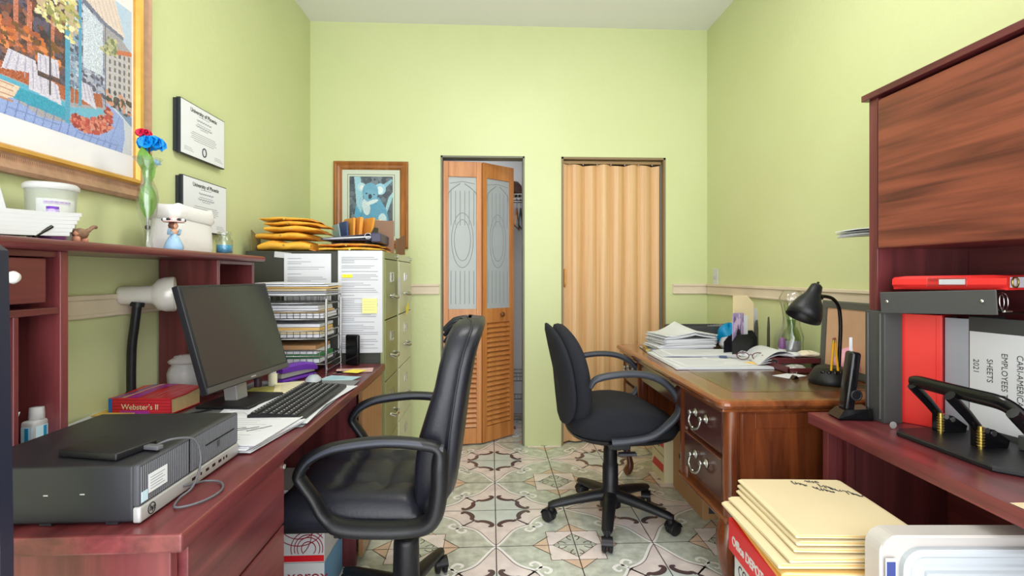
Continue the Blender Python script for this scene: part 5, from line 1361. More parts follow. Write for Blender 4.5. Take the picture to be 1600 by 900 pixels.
# ------------------------------------------------------------ things on the executive desk
ZD = .7722
t = T('wire_clipboard', 'clipboard with white papers under the tall paper stack on the wooden desk', 'clipboard', (1.02, 2.72, ZD), R(-6))
obj('board', G().bx(-.19, .17, -.12, .14, 0, .004, 0, .001), mk('clear_board', (150, 156, 166), .3), t)
g = G()
for k in range(2): page(g, .01, .01, .0045+.002*k, 2*k, w=.30, h=.23, t=.0015, lines=0)
obj('sheet', g, [M_['paper'], M_['ink']], t)
g = G().bx(-.19, -.165, -.05, .05, .004, .012, 0, .002).tube([(-.18, -.05, .012), (-.19, -.03, .022), (-.19, .03, .022), (-.18, .05, .012)], .003, 0, 6); obj('clip', g, M_['brass'], t)
names_ = ['bottom', 'middle', 'upper']
for k in range(3):
    t = T('paper_ream', ['lowest layer of the tall white paper stack on the wooden desk', 'middle layer of the tall white paper stack on the wooden desk', 'topmost white papers of the tall desk stack, peaked up like a tent'][k], 'papers', (1.035+.01*k, 2.775+.010*k, ZD+.0085+.030*k), R(4+4*k), 'tall paper stack on the wooden desk')
    for q in range(7 if k < 2 else 5):
        g = G(); lift = (lambda u, v: (.055*max(0, 1-abs(u-.58)/.42)**1.5*(.35+.65*v))) if k == 2 else (lambda u, v: 0)
        g.sheet(.30, .22, lift, 12, 6, .0033, 0, TR(random.uniform(-.012, .012), random.uniform(-.006, .006), .004*q, 0, 0, random.uniform(-4, 4)))
        obj('sheet', g, M_['paper'], t)
t = T('wood_stamp', 'small brown wooden block beside the tall paper stack', 'block', (1.205, 2.80, ZD+.03))
obj('block', G().bx(-.012, .012, -.012, .012, 0, .03, 0, .003), M_['carton'], t)
obj('pad', G().bx(-.016, .016, -.016, .016, -.029, 0, 0, .002), M_['paper'], t)
t = T('ledger_pile', 'pile of printed forms on the wooden desk in front of the tall paper stack', 'papers', (1.02, 2.545, ZD+.010), R(-3))
for k in range(4):
    g = G(); page(g, .01*k, -.004*k, .0028*k, 1.5*k-2, w=.36, h=.20, t=.002, lines=14 if k == 3 else 0, seed=50+k); obj('sheet', g, [M_['paper'], M_['ink']], t)
t = T('desk_blotter', 'large white desk blotter pad with curled corners on the wooden desk', 'blotter', (1.055, 2.40, ZD), R(-1.5))
g = G()
for k in range(4): g.sheet(.49, .46, lambda u, v: 0, 2, 2, .0018, 0, TR(.002*k, .001*k, .0021*k, 0, 0, .3*k))
obj('pad_sheets', g, M_['paper'], t); obj('clear_corner', G().bx(-.25, .25, -.235, -.205, -.0002, .0002), M_['deskpad'], t)
t = T('magazine', 'open white magazine rolling over toward the file holders on the wooden desk', 'magazine', (1.292, 2.33, ZD+.0095), R(-14))
for k in range(4):
    g = G(); g.sheet(.16, .30, lambda u, v, k=k: (-.02*(k*.4)*u, 0, (.014+.011*k)*sin(pi*min(1, u*.8+.05))+.012*(1-v)*u*(k+1)*.5), 10, 6, .0014, 0, TR(.004*k, 0, .001*k)); obj('page', g, M_['paper'], t)
paper_thing('printed_form', 'printed form lying on the near part of the desk blotter', 1.02, 2.31, ZD+.0092, 3, w=.36, h=.22, lines=12, seed=61)
paper_thing('printed_form', 'folded white form with dense lines on the middle of the blotter', 1.13, 2.42, ZD+.0100, -8, w=.22, h=.12, lines=9, seed=62)
paper_thing('sticky_note', 'orange yellow note under the eyeglasses on the wooden desk', 1.215, 2.265, ZD+.0105, 18, mats=[mk('note_orange', (244, 200, 110), .7), M_['ink']], w=.10, h=.075, lines=0)
t = T('eyeglasses', 'brown rimmed eyeglasses lying on papers on the wooden desk', 'glasses', (1.205, 2.32, ZD+.0125), R(-20))
g = G()
for s in (-1, 1): g.tube([(s*.033+.026*cos(q), 0.004*0, .020+.017*sin(q)) for q in [2*pi*k/20 for k in range(20)]], .0022, 0, 6, closed=True)
g.tube([(-.008, 0, .024), (0, -.002, .028), (.008, 0, .024)], .002)
for s in (-1, 1): g.tube(spl([(s*.058, 0, .026), (s*.062, .03, .022), (s*.05, .08, .012), (s*.03, .10, .004)], 4), .002)
obj('glasses_frame', g, M_['maroon'], t)
g = G()
for s in (-1, 1): g.cyl((s*.033, -.0006, .020), (s*.033, .0006, .020), .025, 0, 20)
obj('lenses', g, M_['glass'], t)
t = T('key_ring', 'dark blue key fob and keys lying on the papers beside the eyeglasses', 'keys', (1.125, 2.40, ZD+.0110), R(-25))
g = G(); rbx(g, -.03, .005, -.010, .010, 0, .010, .004); obj('fob', g, mk('fob_blue', (60, 76, 110), .4), t)
g = G().tube([(.018+.012*cos(q), .012*sin(q), .003) for q in [2*pi*k/16 for k in range(16)]], .0012, 0, 6, closed=True).bx(.026, .06, -.003, .003, .001, .003).bx(.02, .045, .006, .012, .001, .003)
obj('keys_and_ring', g, M_['steel'], t)
# dark box at the far corner and plastic bags
t = T('storage_tray', 'low dark plastic tray at the far corner of the wooden desk', 'tray', (1.24, 2.975, ZD))
g = G().bx(-.20, .17, -.05, -.046, 0, .11).bx(-.20, .17, .046, .05, 0, .115).bx(-.20, -.196, -.05, .05, 0, .115).bx(.166, .17, -.05, .05, 0, .115).bx(-.20, .17, -.05, .05, 0, .004); obj('tray_body', g, M_['binder'], t)
g = G()
for k in range(5): g.bx(.06+.018*k, .066+.018*k, -.04, .04, .005, .108+.002*k, 0)
obj('dividers', g, M_['grey'], t)
def crumple(n, label, cat, loc, rx, ry, rz_, m, seed, amp=.25):
    g = G(); rn = np.random.RandomState(seed); ph = rn.rand(6)*6
    rings = []
    for k in range(11):
        e = -pi/2+pi*k/10; ring = []
        for j in range(22):
            a = 2*pi*j/22; f = 1+amp*(.5*sin(3*a+ph[0]+2*e)+.35*sin(5*a+ph[1]-3*e)+.25*sin(8*a+ph[2]+5*e))
            ring.append((rx*cos(e)*cos(a)*f, ry*cos(e)*sin(a)*f, max(0, rz_*(1+sin(e))*(1+.12*sin(4*a+ph[3])))))
        rings.append(ring)
    g.loft(rings, 0, True, False); return tag(obj(n, g, m, None, loc), label, cat)
crumple('plastic_bag', 'crumpled clear plastic bag beside the tall paper stack', 'bag', (1.295, 2.70, ZD), .06, .09, .035, frost('bag_film', (226, 222, 234), .6), 3)
crumple('blue_bag', 'crumpled bright blue package behind the file holders on the wooden desk', 'bag', (1.36, 2.86, ZD), .07, .06, .062, M_['blueplastic'], 5, .2)
# mesh file holders
def holder(n, label, x, y, rz, h_=.115, w_=.13):
    t = T(n, label, 'file holder', (x, y, ZD), R(rz)); g = G()
    for dy in (-.028, .028):
        hh = h_ if dy > 0 else h_*.9
        g.prism([(-w_/2, 0), (w_/2, 0), (w_/2, hh*.72), (w_/2-.03, hh), (-w_/2+.03, hh), (-w_/2, hh*.72)], dy-.0015, dy+.0015, 0, frameM((0, 0, 0), (1, 0, 0), (0, 0, 1)) @ Matrix.Identity(4))
    g.bx(-w_/2, w_/2, -.028, .028, 0, .003); obj('holder_body', g, M_['black'], t); return t
holder('file_holder', 'front black file holder with a purple brochure on the wooden desk', 1.235, 2.50, 18)
holder('file_holder', 'middle black file holder with a manila folder on the wooden desk', 1.30, 2.585, 14, .125)
holder('file_holder', 'rear tall black file holder on the wooden desk beside the flower bottle', 1.425, 2.62, 55, .19, .11)
def stander(n, label, cat, x, y, z, w_, h_, th, rz, lean, m, cut=.02, pic=None):
    t = T(n, label, cat, (x, y, z), (0, 0, R(rz))); M = Euler((R(lean), 0, 0)).to_matrix().to_4x4() @ frameM((0, 0, 0), (1, 0, 0), (0, 0, 1))
    g = G(); g.prism([(-w_/2, 0), (w_/2, 0), (w_/2, h_-cut), (w_/2-cut, h_), (-w_/2, h_)], 0, th, 0, M); obj('body', g, m, t); return t, M
stander('manila_folder', 'tall manila folder standing in the middle file holder, leaning left', 'folder', 1.30, 2.585, ZD+.0035, .12, .30, .010, 14, 0, M_['manila'], .04)
stander('white_folder', 'white folder standing behind the tall manila folder', 'folder', 1.365, 2.64, ZD, .11, .235, .006, 25, 0, M_['paper'], .012)
t, M = stander('brochure', 'purple brochure with a seated figure picture in the front file holder', 'brochure', 1.238, 2.508, ZD+.0035, .066, .215, .003, 18, 0, M_['lilac'], .002)
Bc = Canvas(22, 60, (150, 130, 170)); Bc.dabs([(0, .6), (1, .6), (1, 1), (0, 1)], [(190, 170, 200), (110, 90, 130)], 30, .08); Bc.ell(.5, .42, .26, .22, (40, 34, 44)); Bc.ell(.52, .38, .10, .12, (224, 180, 150)); Bc.poly([(.3, 0), (.75, 0), (.66, .3), (.4, .3)], (60, 54, 66))
Bc.build('cover_print', .062, .21, M_['picture'], t, M @ TR(0, .1075, .0034))
tag(obj('white_card', G().bx(-.05, .05, 0, .0015, 0, .20), M_['paper'], None, (1.262, 2.535, ZD+.0035), (0, 0, R(18))), 'white card standing just behind the purple brochure', 'card')

# flowers wrapped in cellophane in a bottle, lotion bottle
t = T('wrapped_bouquet', 'clear cellophane wrapped bottle of glass decorations standing on the wooden desk', 'bouquet', (1.405, 2.33, ZD))
g = G().lathe([(.035, 0), (.04, .004), (.04, .12), (.03, .15), (.018, .17), (.018, .19), (.02, .20)], 22); obj('bottle_glass', g, M_['greenglass'], t)
g = G(); arc_label(g, .0408, .0408, .025, .105, 2.6, 5.6, 0, 14); obj('label', g, M_['grey'], t)
g = G(); rings = []
for z, r in ((0, .05), (.05, .052), (.12, .05), (.17, .036), (.21, .034), (.26, .042), (.30, .050), (.335, .034), (.34, .012)):
    rings.append([(r*(1+.16*sin(7*q+z*20))*cos(q), r*(1+.16*sin(5*q+z*30))*sin(q), z) for q in [2*pi*k/28 for k in range(28)]])
g.loft(rings, 0, True, False); obj('cellophane_wrap', g, M_['cello'], t)
g = G(); rn = random.Random(8)
for k in range(7): a = k*.9; g.tube(spl([(0, 0, .10), (.014*cos(a), .014*sin(a), .18), (.03*cos(a), .03*sin(a), .24+.01*k)], 4), .0018, 0, 6)
obj('stems', g, M_['leaf'], t)
t = T('lotion_bottle', 'small clear bottle with a purple cap beside the wrapped bottle', 'bottle', (1.335, 2.285, ZD))
g = G().lathe([(.024, 0), (.027, .004), (.026, .03), (.018, .065), (.013, .072)], 20); obj('bottle_body', g, M_['milky'], t)
obj('cap', G().lathe([(.0135, .070), (.016, .074), (.013, .11), (.008, .122), (0, .123)], 20), mk('cap_purple', (120, 80, 130), .3), t)
t = T('label_card', 'small white label standing beside the bottle with a purple cap', 'card', (1.295, 2.20, ZD), R(20)); obj('card', G().bx(-.02, .02, 0, .002, 0, .045), M_['paper'], t)
# organiser tray
t = T('desk_organiser', 'maroon two level desk organiser tray between the papers and the black lamp', 'organiser', (1.35, 2.15, ZD), R(0))
g = G().bx(-.12, .12, -.09, .12, 0, .004, 0, .001).bx(-.12, .12, -.09, -.084, 0, .022, 0, .001).bx(-.12, -.114, -.09, .12, 0, .028, 0, .001).bx(.114, .12, -.09, .12, 0, .04, 0, .001)
g.bx(-.12, .12, -.01, .12, .04, .046, 0, .001).bx(-.12, .12, -.012, -.006, .028, .05, 0, .001); obj('tray_body', g, M_['maroon'], t)
crumple('foil_wrap', 'crumpled silver wrapper in the lower level of the maroon organiser', 'wrapper', (1.285, 2.105, ZD+.0045), .045, .028, .012, M_['silver'], 8)
crumple('tissue', 'crumpled white tissue on top of the maroon organiser', 'tissue', (1.33, 2.20, ZD+.0465), .05, .03, .010, M_['paper'], 9)
crumple('rag', 'cream folded rag on the right of the maroon organiser top', 'cloth', (1.405, 2.20, ZD+.0465), .045, .04, .013, mk('cream_rag', (226, 216, 190), .8), 10)
paper_thing('note_slip', 'white slip of paper on the desk in front of the maroon organiser', 1.21, 2.02, ZD+.0003, 25, w=.12, h=.07, lines=0)
t = T('binder_clip', 'small black and chrome binder clip in front of the black lamp base', 'clip', (1.195, 1.96, ZD+.0012))
g = G().prism([(-.012, 0), (.012, 0), (.003, .012), (-.003, .012)], -.012, .012, 0, TR(0, 0, 0, 90)); obj('clip_body', g, M_['gloss'], t)
obj('wire_arm', G().tube([(-.004, 0, .012), (-.010, 0, .026), (.010, 0, .026), (.004, 0, .012)], .001, 0, 6), M_['chrome'], t)
crumple('polka_dot_cloth', 'pink polka dot cloth bunched up behind the black desk lamp', 'cloth', (1.42, 1.965, ZD), .045, .055, .055, None or M_['pinkcloth'], 12, .18)
g = G(); rn = random.Random(5)
# ------------------------------------------------------------ black gooseneck lamp with organiser base
t = T('desk_lamp', 'black gooseneck desk lamp with a pencil holder base on the wooden desk', 'lamp', (1.285, 1.88, ZD))
obj('base', G().lathe([(.070, 0), (.074, .006), (.072, .022), (.062, .040), (.052, .056), (.045, .062), (.03, .060), (0, .060)], 40), M_['black'], t)
for a in (-150, -128, -106, -84, -40):
    q = R(a); g = G(); g.lathe([(0, .0), (.009, 0), (.009, .002), (0, .002)], 16, 0, TR(.056*cos(q), .056*sin(q), .050, 0, 0, 0) @ Euler((0, R(52), q), 'XYZ').to_matrix().to_4x4())
    obj('pen_hole', g, M_['gloss'], t)
g = G().tube(spl([(.040, .01, .05), (.045, .01, .14), (.046, .008, .22), (.036, .004, .285), (.008, -.004, .318), (-.030, -.012, .328), (-.052, -.016, .326)], 8), .0068, 0, 12); obj('gooseneck', g, M_['gloss'], t)
Ml = TR(-.072, -.018, .350) @ Euler((R(-6), R(28), 0)).to_matrix().to_4x4() @ Matrix.Scale(.9, 4)
hd = obj('shade', G().lathe([(0, .030), (.014, .029), (.022, .022), (.026, .0), (.030, -.02), (.050, -.055), (.064, -.095), (.068, -.128), (.066, -.128), (.061, -.095), (.047, -.055), (.026, -.022), (.0, -.018)], 40, 0, Ml), M_['black'], t)
obj('switch_knob', G().lathe([(.005, .028), (.005, .040), (0, .042)], 12, 0, Ml), M_['gloss'], hd)
obj('bulb', G().lathe([(0, -.02), (.014, -.03), (.016, -.05), (.028, -.075), (.026, -.095), (0, -.106)], 20, 0, Ml), mk('bulb_white', (230, 230, 226), .3), hd)
obj('neck_joint', G().lathe([(0, -.012), (.011, -.010), (.011, .010), (0, .012)], 16, 0, TR(-.053, -.016, .326, 0, 90, 0)), M_['gloss'], t)
for x, y, lx, ly, lb in ((-.028, -.046, -2, 4, 'yellow pencil leaning left in the lamp base'), (-.006, -.052, 3, -4, 'yellow pencil in the lamp base, nearer the lamp neck')):
    p = T('pencil', lb, 'pencil', (1.285+x, 1.88+y, ZD+.055), (R(ly), R(-lx), 0), 'pencils in the lamp base')
    obj('shaft', G().tube([(0, 0, 0), (0, 0, .105)], .0042, 0, 6), M_['pencil'], p); obj('ferrule', G().tube([(0, 0, .105), (0, 0, .115)], .0044, 0, 10), M_['brass'], p); obj('eraser', G().tube([(0, 0, .115), (0, 0, .122)], .004, 0, 10), M_['eraser'], p)
# framed board leaning on the wall
t = T('framed_board', 'grey framed tan board leaning on the right wall behind the black lamp', 'board', (1.43, 1.87, ZD+.0005))
M = Euler((0, R(3), 0)).to_matrix().to_4x4() @ frameM((0, 0, 0), (0, -1, 0), (0, 0, 1)); M = TR(0, 0, .0) @ M
g = G().bx(-.24, .22, 0, .005, 0, .006, 0, 0, M); Mf = M @ TR(-.03, .15, 0); rframe(g, .50, .30, [(0, 0), (0, .010), (.006, .012), (.03, .010), (.03, 0)], Mf); obj('metal_frame', g, M_['greyboard'], t)
obj('board_face', G().bx(-.225, .225, -.125, .125, .002, .006, 0, 0, Mf), M_['tanboard'], t)

# ------------------------------------------------------------ mahogany return desk with hutch (right foreground)
t = T('return_desk', 'mahogany laminate desk along the right wall in the foreground', 'desk', (1.25, 1.0, 0))
def RD(name, x0, x1, y0, y1, z0, z1, ax, b=.002, dx=0):
    return obj(name, G().bx(x0-1.25, x1-1.25, y0-1.0, y1-1.0, z0, z1, 0, b), M_['lam'+ax], t)
g = G(); g.prism([(.975-1.25, -.7), (1.51-1.25, -.7), (1.51-1.25, .597), (1.018-1.25, .597)], .706, .74); obj('desktop', g, M_['lamy'], t)
RD('end_panel', 1.045, 1.075, 1.54, 1.565, 0, .706, 'z'); RD('end_panel', 1.075, 1.50, 1.55, 1.57, 0, .706, 'z')
RD('support_post', 1.10, 1.125, 1.53, 1.55, 0, .706, 'z')
RD('modesty_panel', 1.44, 1.46, .35, 1.55, .05, .706, 'y')
RD('end_panel', 1.04, 1.50, .33, .355, 0, .706, 'z')
g = G().bx(1.128-1.25, 1.17-1.25, .523, .530, .664, .704, 0, .001).bx(1.128-1.25, 1.17-1.25, .49, .530, .698, .7055, 0, .001).cyl((-.10, .521, .685), (-.10, .524, .685), .005, 0, 10); obj('steel_bracket', g, M_['steel'], t)
t = T('wall_hutch', 'mahogany hutch with a large grained flip door above the foreground desk', 'hutch', (1.35, 1.0, .7402))
def HH(name, x0, x1, y0, y1, z0, z1, m, b=.002, parent=None):
    return obj(name, G().bx(x0-1.35, x1-1.35, y0-1.0, y1-1.0, z0-.7402, z1-.7402, 0, b), M_[m], parent or t)
HH('side_panel', 1.20, 1.505, 1.535, 1.570, .7402, 1.732, 'lamz')
HH('side_panel', 1.20, 1.505, .38, .40, .7402, 1.732, 'lamz')
HH('top_board', 1.185, 1.51, .36, 1.585, 1.732, 1.752, 'lamy')
HH('hutch_shelf', 1.215, 1.505, .40, 1.535, 1.262, 1.280, 'lamy')
HH('back_panel', 1.496, 1.508, .40, 1.535, .7402, 1.732, 'lamy')
d = HH('flip_door', 1.196, 1.214, .402, 1.528, 1.262, 1.722, 'door', .003)
# papers poking out behind the hutch on a small wall bracket
t = T('wall_bracket', 'small metal wall bracket just beyond the hutch', 'bracket', (1.519, 1.66, 1.308)); g = G().bx(-.24, 0, -.012, .012, .010, .013).bx(-.003, 0, -.012, .012, -.04, .013).tube([(-.20, 0, .01), (-.12, 0, -.012), (-.003, 0, -.035)], .003, 0, 6); obj('bracket_arm', g, M_['steel'], t)
t = T('paper_sheaf', 'sheaf of white papers poking out beyond the hutch', 'papers', (1.375, 1.68, 1.322), R(8))
for k in range(6):
    g = G(); g.sheet(.26, .20, lambda u, v: .004*sin(3*v)-.012*(1-u)**2, 8, 4, .003, 0, TR(.003*k*(-1)**k, .004*(-1)**k, .004*k, 0, 0, 2*(-1)**k)); obj('sheet', g, M_['paper'] if k % 3 else M_['grey'], t)

# ------------------------------------------------------------ things on the return desk
ZR = .7405
camX = lambda xc, yc: (xc*cos(.048)+yc*sin(.048), -xc*sin(.048)+yc*cos(.048))
def binder(label, xc, yc, w_, ang, hgt, depth, m, cat='binder', ext=None, hw=None):
    """spine lower-left point in camera floor coords, spine width, direction of spine (deg)"""
    x, y = camX(xc, yc); t = T('ring_binder', label, cat, (x, y, ZR), R(ang)); 
    # local: x along the spine width, y depth away from the viewer
    g = G(); g.bx(0, .004, 0, depth, 0, hgt, 0, .001).bx(w_-.004, w_, 0, depth, 0, hgt, 0, .001); obj('covers', g, m, t)
    g = G(); g.bx(0, w_, -.0035, .002, 0, hgt, 0, .0015); obj('spine', g, m, t)
    obj('page_block', G().bx(.006, w_-.006, .01, depth-.01, .008, hgt-.012), M_['paper'], t)
    return t
bb = binder('charcoal ring binder standing at the far end of the row, beside the red one', 1.090, 1.590, .076, -86-2.7, .332, .052, M_['binder'])
g = G().tube([(.012, -.004, .01), (.012, -.004, .325)], .004, 0, 8).tube([(.060, -.004, .01), (.060, -.004, .325)], .004, 0, 8); obj('spine_welt', g, M_['binder'], bb)
g = G(); rbx(g, .004, .02, .008, .05, .06, .27, .001) 
rb_ = binder('bright red ring binder standing third in the row on the foreground desk', 1.150, 1.545, .108, -50-2.7, .325, .13, M_['red'])
obj('spine_welt', G().tube([(.096, -.004, .005), (.096, -.004, .32)], .0012, 0, 6).tube([(.008, -.004, .005), (.008, -.004, .32)], .0012, 0, 6), M_['red'], rb_)
gb = binder('narrow pale grey binder standing between the red and the white labelled one', 1.238, 1.474, .058, -62-2.7, .318, .06, M_['grey'])
wb = binder('wide black binder with a white typed label reading employees time sheets 2021', 1.264, 1.425, .150, -79-2.7, .325, .12, M_['binder'])
g = G().bx(.004, .146, -.0042, -.0036, .025, .285); lab = obj('spine_label', g, M_['paper'], wb, label='white paper label')
TX = lambda x, z: frameM((x, -.0044, z), (0, 0, -1), (1, 0, 0))
for s_, x_, z_ in (('CARI-AMERICAN', .118, .235), ('EMPLOYEES TIME', .083, .235), ('SHEETS', .048, .215), ('2021', .014, .210)):
    text(s_, .0205, M_['inkd'], lab, TX(x_, z_), 'label_lettering', sx=.95)
w2 = binder('white binder standing at the near end of the row, cut by the photo edge', 1.285, 1.275, .07, -86-2.7, .32, .12, M_['white'])
# lying binders
t = T('ring_binder', 'black ring binder lying flat on top of the standing binders', 'binder', (1.155, 1.46, 1.068), (R(0), R(-3), R(-72)))
g = G(); g.bx(0, .28, -.004, 0, 0, .062, 0, .002); obj('spine', g, M_['binder'], t)
g = G(); g.bx(0, .28, 0, .22, 0, .003).bx(0, .28, 0, .22, .059, .062); obj('covers', g, M_['gloss'], t)
g = G()
for x in (.02, .25): g.lathe([(0, 0), (.005, .0005), (.004, .0025), (0, .003)], 12, 0, frameM((x, -.004, .034), (1, 0, 0), (0, 0, 1)))
obj('rivets', g, M_['chrome'], t)
g = G()
for k in range(2): g.tube([(.272+.008*k, .024+.018*cos(q), .032+.022*sin(q)) for q in [2*pi*j/18 for j in range(18)]], .0018, 0, 6, closed=True)
g.bx(.262, .290, .008, .04, .006, .012, 0, .002); obj('ring_mechanism', g, M_['chrome'], t)
t = T('ring_binder', 'glossy red ring binder lying at the top of the binder row', 'binder', (1.185, 1.455, 1.1385), (0, R(-1), R(-72)))
g = G(); rings = []
for x in [.0+.27*k/8 for k in range(9)]:
    e = .0 if 0 < x < .27 else .003
    rings.append([(x, .0+e, .004+e), (x, -.006+e, .014), (x, -.004+e, .030), (x, .004+e, .038-e), (x, .20, .040-e), (x, .20, .035), (x, .012, .033), (x, .010, .006), (x, .20, .004), (x, .20, .0), (x, .004, .0)])
g.loft(rings, 0, False); obj('cover', g, M_['red'], t)
obj('page_block', G().bx(.012, .268, .02, .19, .0055, .032), M_['paper'], t)
g = G(); g.bx(.095, .19, -.0085, -.005, .010, .033, 0, .001); obj('label_window', g, M_['cello'], t); g = G().bx(.125, .185, -.0075, -.0055, .014, .028); obj('spine_label', g, M_['paper'], t)
g = G().tube([(.272, .03+.013*cos(q), .019+.013*sin(q)) for q in [2*pi*j/16 for j in range(16)]], .002, 0, 6, closed=True); obj('ring', g, M_['brass'], t)
t = T('white_holder', 'small white strip behind the charcoal binder', 'card', (1.158, 1.587, ZR), R(0)); obj('card', G().bx(-.010, .0, 0, .0015, .06, .24).bx(-.004, 0, 0, .0015, 0, .06), M_['paper'], t)
# cordless handset like device in its stand
t = T('cordless_phone', 'black handset standing upright in a low wedge shaped stand', 'phone', (1.105, 1.525, ZR), R(-8))
g = G(); g.loft([[(-.046, -.030, 0), (.048, -.030, 0), (.048, .03, 0), (-.046, .03, 0)], [(-.050, -.034, .006), (.050, -.034, .006), (.05, .033, .006), (-.05, .033, .006)], [(-.030, -.026, .030), (.048, -.030, .036), (.048, .028, .036), (-.030, .024, .030)]], 0, False); obj('stand', g, M_['gloss'], t)
g = G(); M = Euler((R(0), R(7), 0)).to_matrix().to_4x4(); rbx(g, -.018, .012, -.022, .022, .024, .206, .009, 0, TR(-.012, 0, .0) @ M); obj('handset', g, M_['gloss'], t)
obj('ear_ring', G().lathe([(.016, 0), (.017, .003), (.012, .004), (.012, 0), (.016, 0)], 20, 0, TR(.006, -.0225, .075, 90, 0, 0)), M_['black'], t)
# three hole punch
P0 = Vector((1.116, 1.353)); P1 = Vector((1.120, 1.085)); 
t = T('hole_punch', 'heavy black three hole punch with a long lever handle on the foreground desk', 'hole punch', (1.24, 1.22, ZR), R(0))
g = G(); poly = [(-.125, .135), (-.105, .157), (.005, .175), (.13, .02), (.10, -.20), (-.02, -.22), (-.10, -.175), (-.128, -.14)]
poly = [(-.130, .130), (-.110, .152), (-.01, .160), (.06, .150), (.085, .10), (.085, -.20), (-.05, -.20), (-.122, -.13)]
ring = lambda s, z: [(x*s, y*s, z) for x, y in poly]
g.loft([ring(.985, 0), ring(1.0, .004), ring(1.0, .010), ring(.98, .014)], 0, False); obj('base_plate', g, M_['black'], t)
for k, (x, y) in enumerate(((-.012, .118), (-.022, -.005), (-.03, -.165))):
    g = G(); M = TR(x, y, .014)
    g.prism([(-.015, 0), (.055, 0), (.060, .018), (.02, .045), (-.015, .052)], -.014, .014, 0, M @ TR(0, 0, 0, 90)); br = obj('punch_head', g, M_['gloss'], t)
    g = G().cyl((-.018, -.016, .0), (-.018, -.016, .055), .006, 0, 12, M)
    for q in range(6): g.lathe([(0, -.001), (.0082, -.001), (.0082, .001), (0, .001)], 14, 0, M @ TR(-.018, -.016, .008+.007*q))
    obj('spring_pin', g, M_['brass'], br)
    g = G().cyl((.0, -.0155, .044), (.0, .0155, .044), .007, 0, 12, M).cyl((.018, -.0155, .036), (.018, .0155, .036), .007, 0, 12, M); obj('pivot_rivets', g, M_['chrome'], br)
    g = G(); g.tube([(.0, y, .050), (-.035, y+.004, .095), (-.088, y-.006, .143)], [.011, .013, .014], 0, 8, TR(x, 0, 0), flat=(1, .8)); obj('lever_arm', g, M_['gloss'], br)
g = G(); g.tube(spl([(-.092, .122, .146), (-.09, .10, .152), (-.09, .04, .152), (-.09, -.05, .152), (-.088, -.12, .150), (-.080, -.155, .130), (-.070, -.20, .09)], 6), .0145, 0, 10, flat=(1.2, .8)); obj('lever_handle', g, M_['gloss'], t)
obj('paper_guide', G().bx(.045, .078, -.19, -.03, .0145, .05, 0, .003), M_['binder'], t)
tag(obj('coin', G().cyl((0, 0, 0), (0, .0018, 0), .010, 0, 20), M_['silver'], None, (1.150, 1.41, ZR+.0105)), 'small silver coin standing on edge at the foot of the red binder', 'coin')
tag(obj('paper_scrap', G().bx(-.03, .05, -.06, .04, 0, .0006), M_['manila'], None, (1.03, 1.0-.10, ZR+.0003)), 'cream paper corner at the right edge of the foreground desk', 'paper')

# ------------------------------------------------------------ paper box with envelopes, storage box
t = T('storage_carton', 'plain brown carton on the floor beneath the red lidded paper box', 'box', (.815, 1.235, 0), R(-4)); obj('box_body', G().bx(-.15, .15, -.145, .145, 0, .235, 0, .003), M_['carton'], t)
t = T('copy_paper_box', 'white copy paper box with a bright red lid under the manila envelopes', 'box', (.815, 1.235, .2355), R(-4))
obj('box_body', G().bx(-.150, .15, -.145, .145, 0, .20, 0, .003), M_['white'], t)
lid = obj('lid', G().bx(-.162, .162, -.158, .158, .180, .268, 0, .004), M_['redbox'], t, label='red lid')
ML = frameM((-.1624, .130, .208), (0, -1, 0), (0, 0, 1)); text('Office DEPOT', .034, M_['white'], lid, ML, 'brand_lettering', bold=.0011, sx=.92)
text('COPY', .042, M_['inkd'], t, frameM((-.1505, .118, .130), (0, -1, 0), (0, 0, 1)), 'print_lettering', sx=.85)
g = G().bx(-.1506, -.1502, -.02, .10, .108, .114); obj('small_print', g, M_['ink'], t)
E2 = [(.805, 1.235, -7, .30, .30, .020, 'kraft2'), (.800, 1.225, -5, .31, .31, .014, 'manilad'), (.795, 1.235, -3, .32, .31, .016, 'manila'), (.808, 1.23, -2, .31, .31, .014, 'manila'), (.822, 1.24, -4, .29, .31, .012, 'manila'), (.826, 1.245, -3.5, .285, .31, .014, 'manila'), (.828, 1.248, -4, .285, .31, .010, 'manila')]
labs = ['lowest orange envelope of the stack on the red box', 'tan envelope second from the bottom of the stack on the red box', 'thick manila envelope third from the bottom of the stack on the red box', 'manila envelope in the middle of the stack on the red box', 'manila envelope third from the top of the stack on the red box', 'manila envelope directly under the handwritten one', 'topmost manila envelope with black handwriting on the red box']
z = .5042
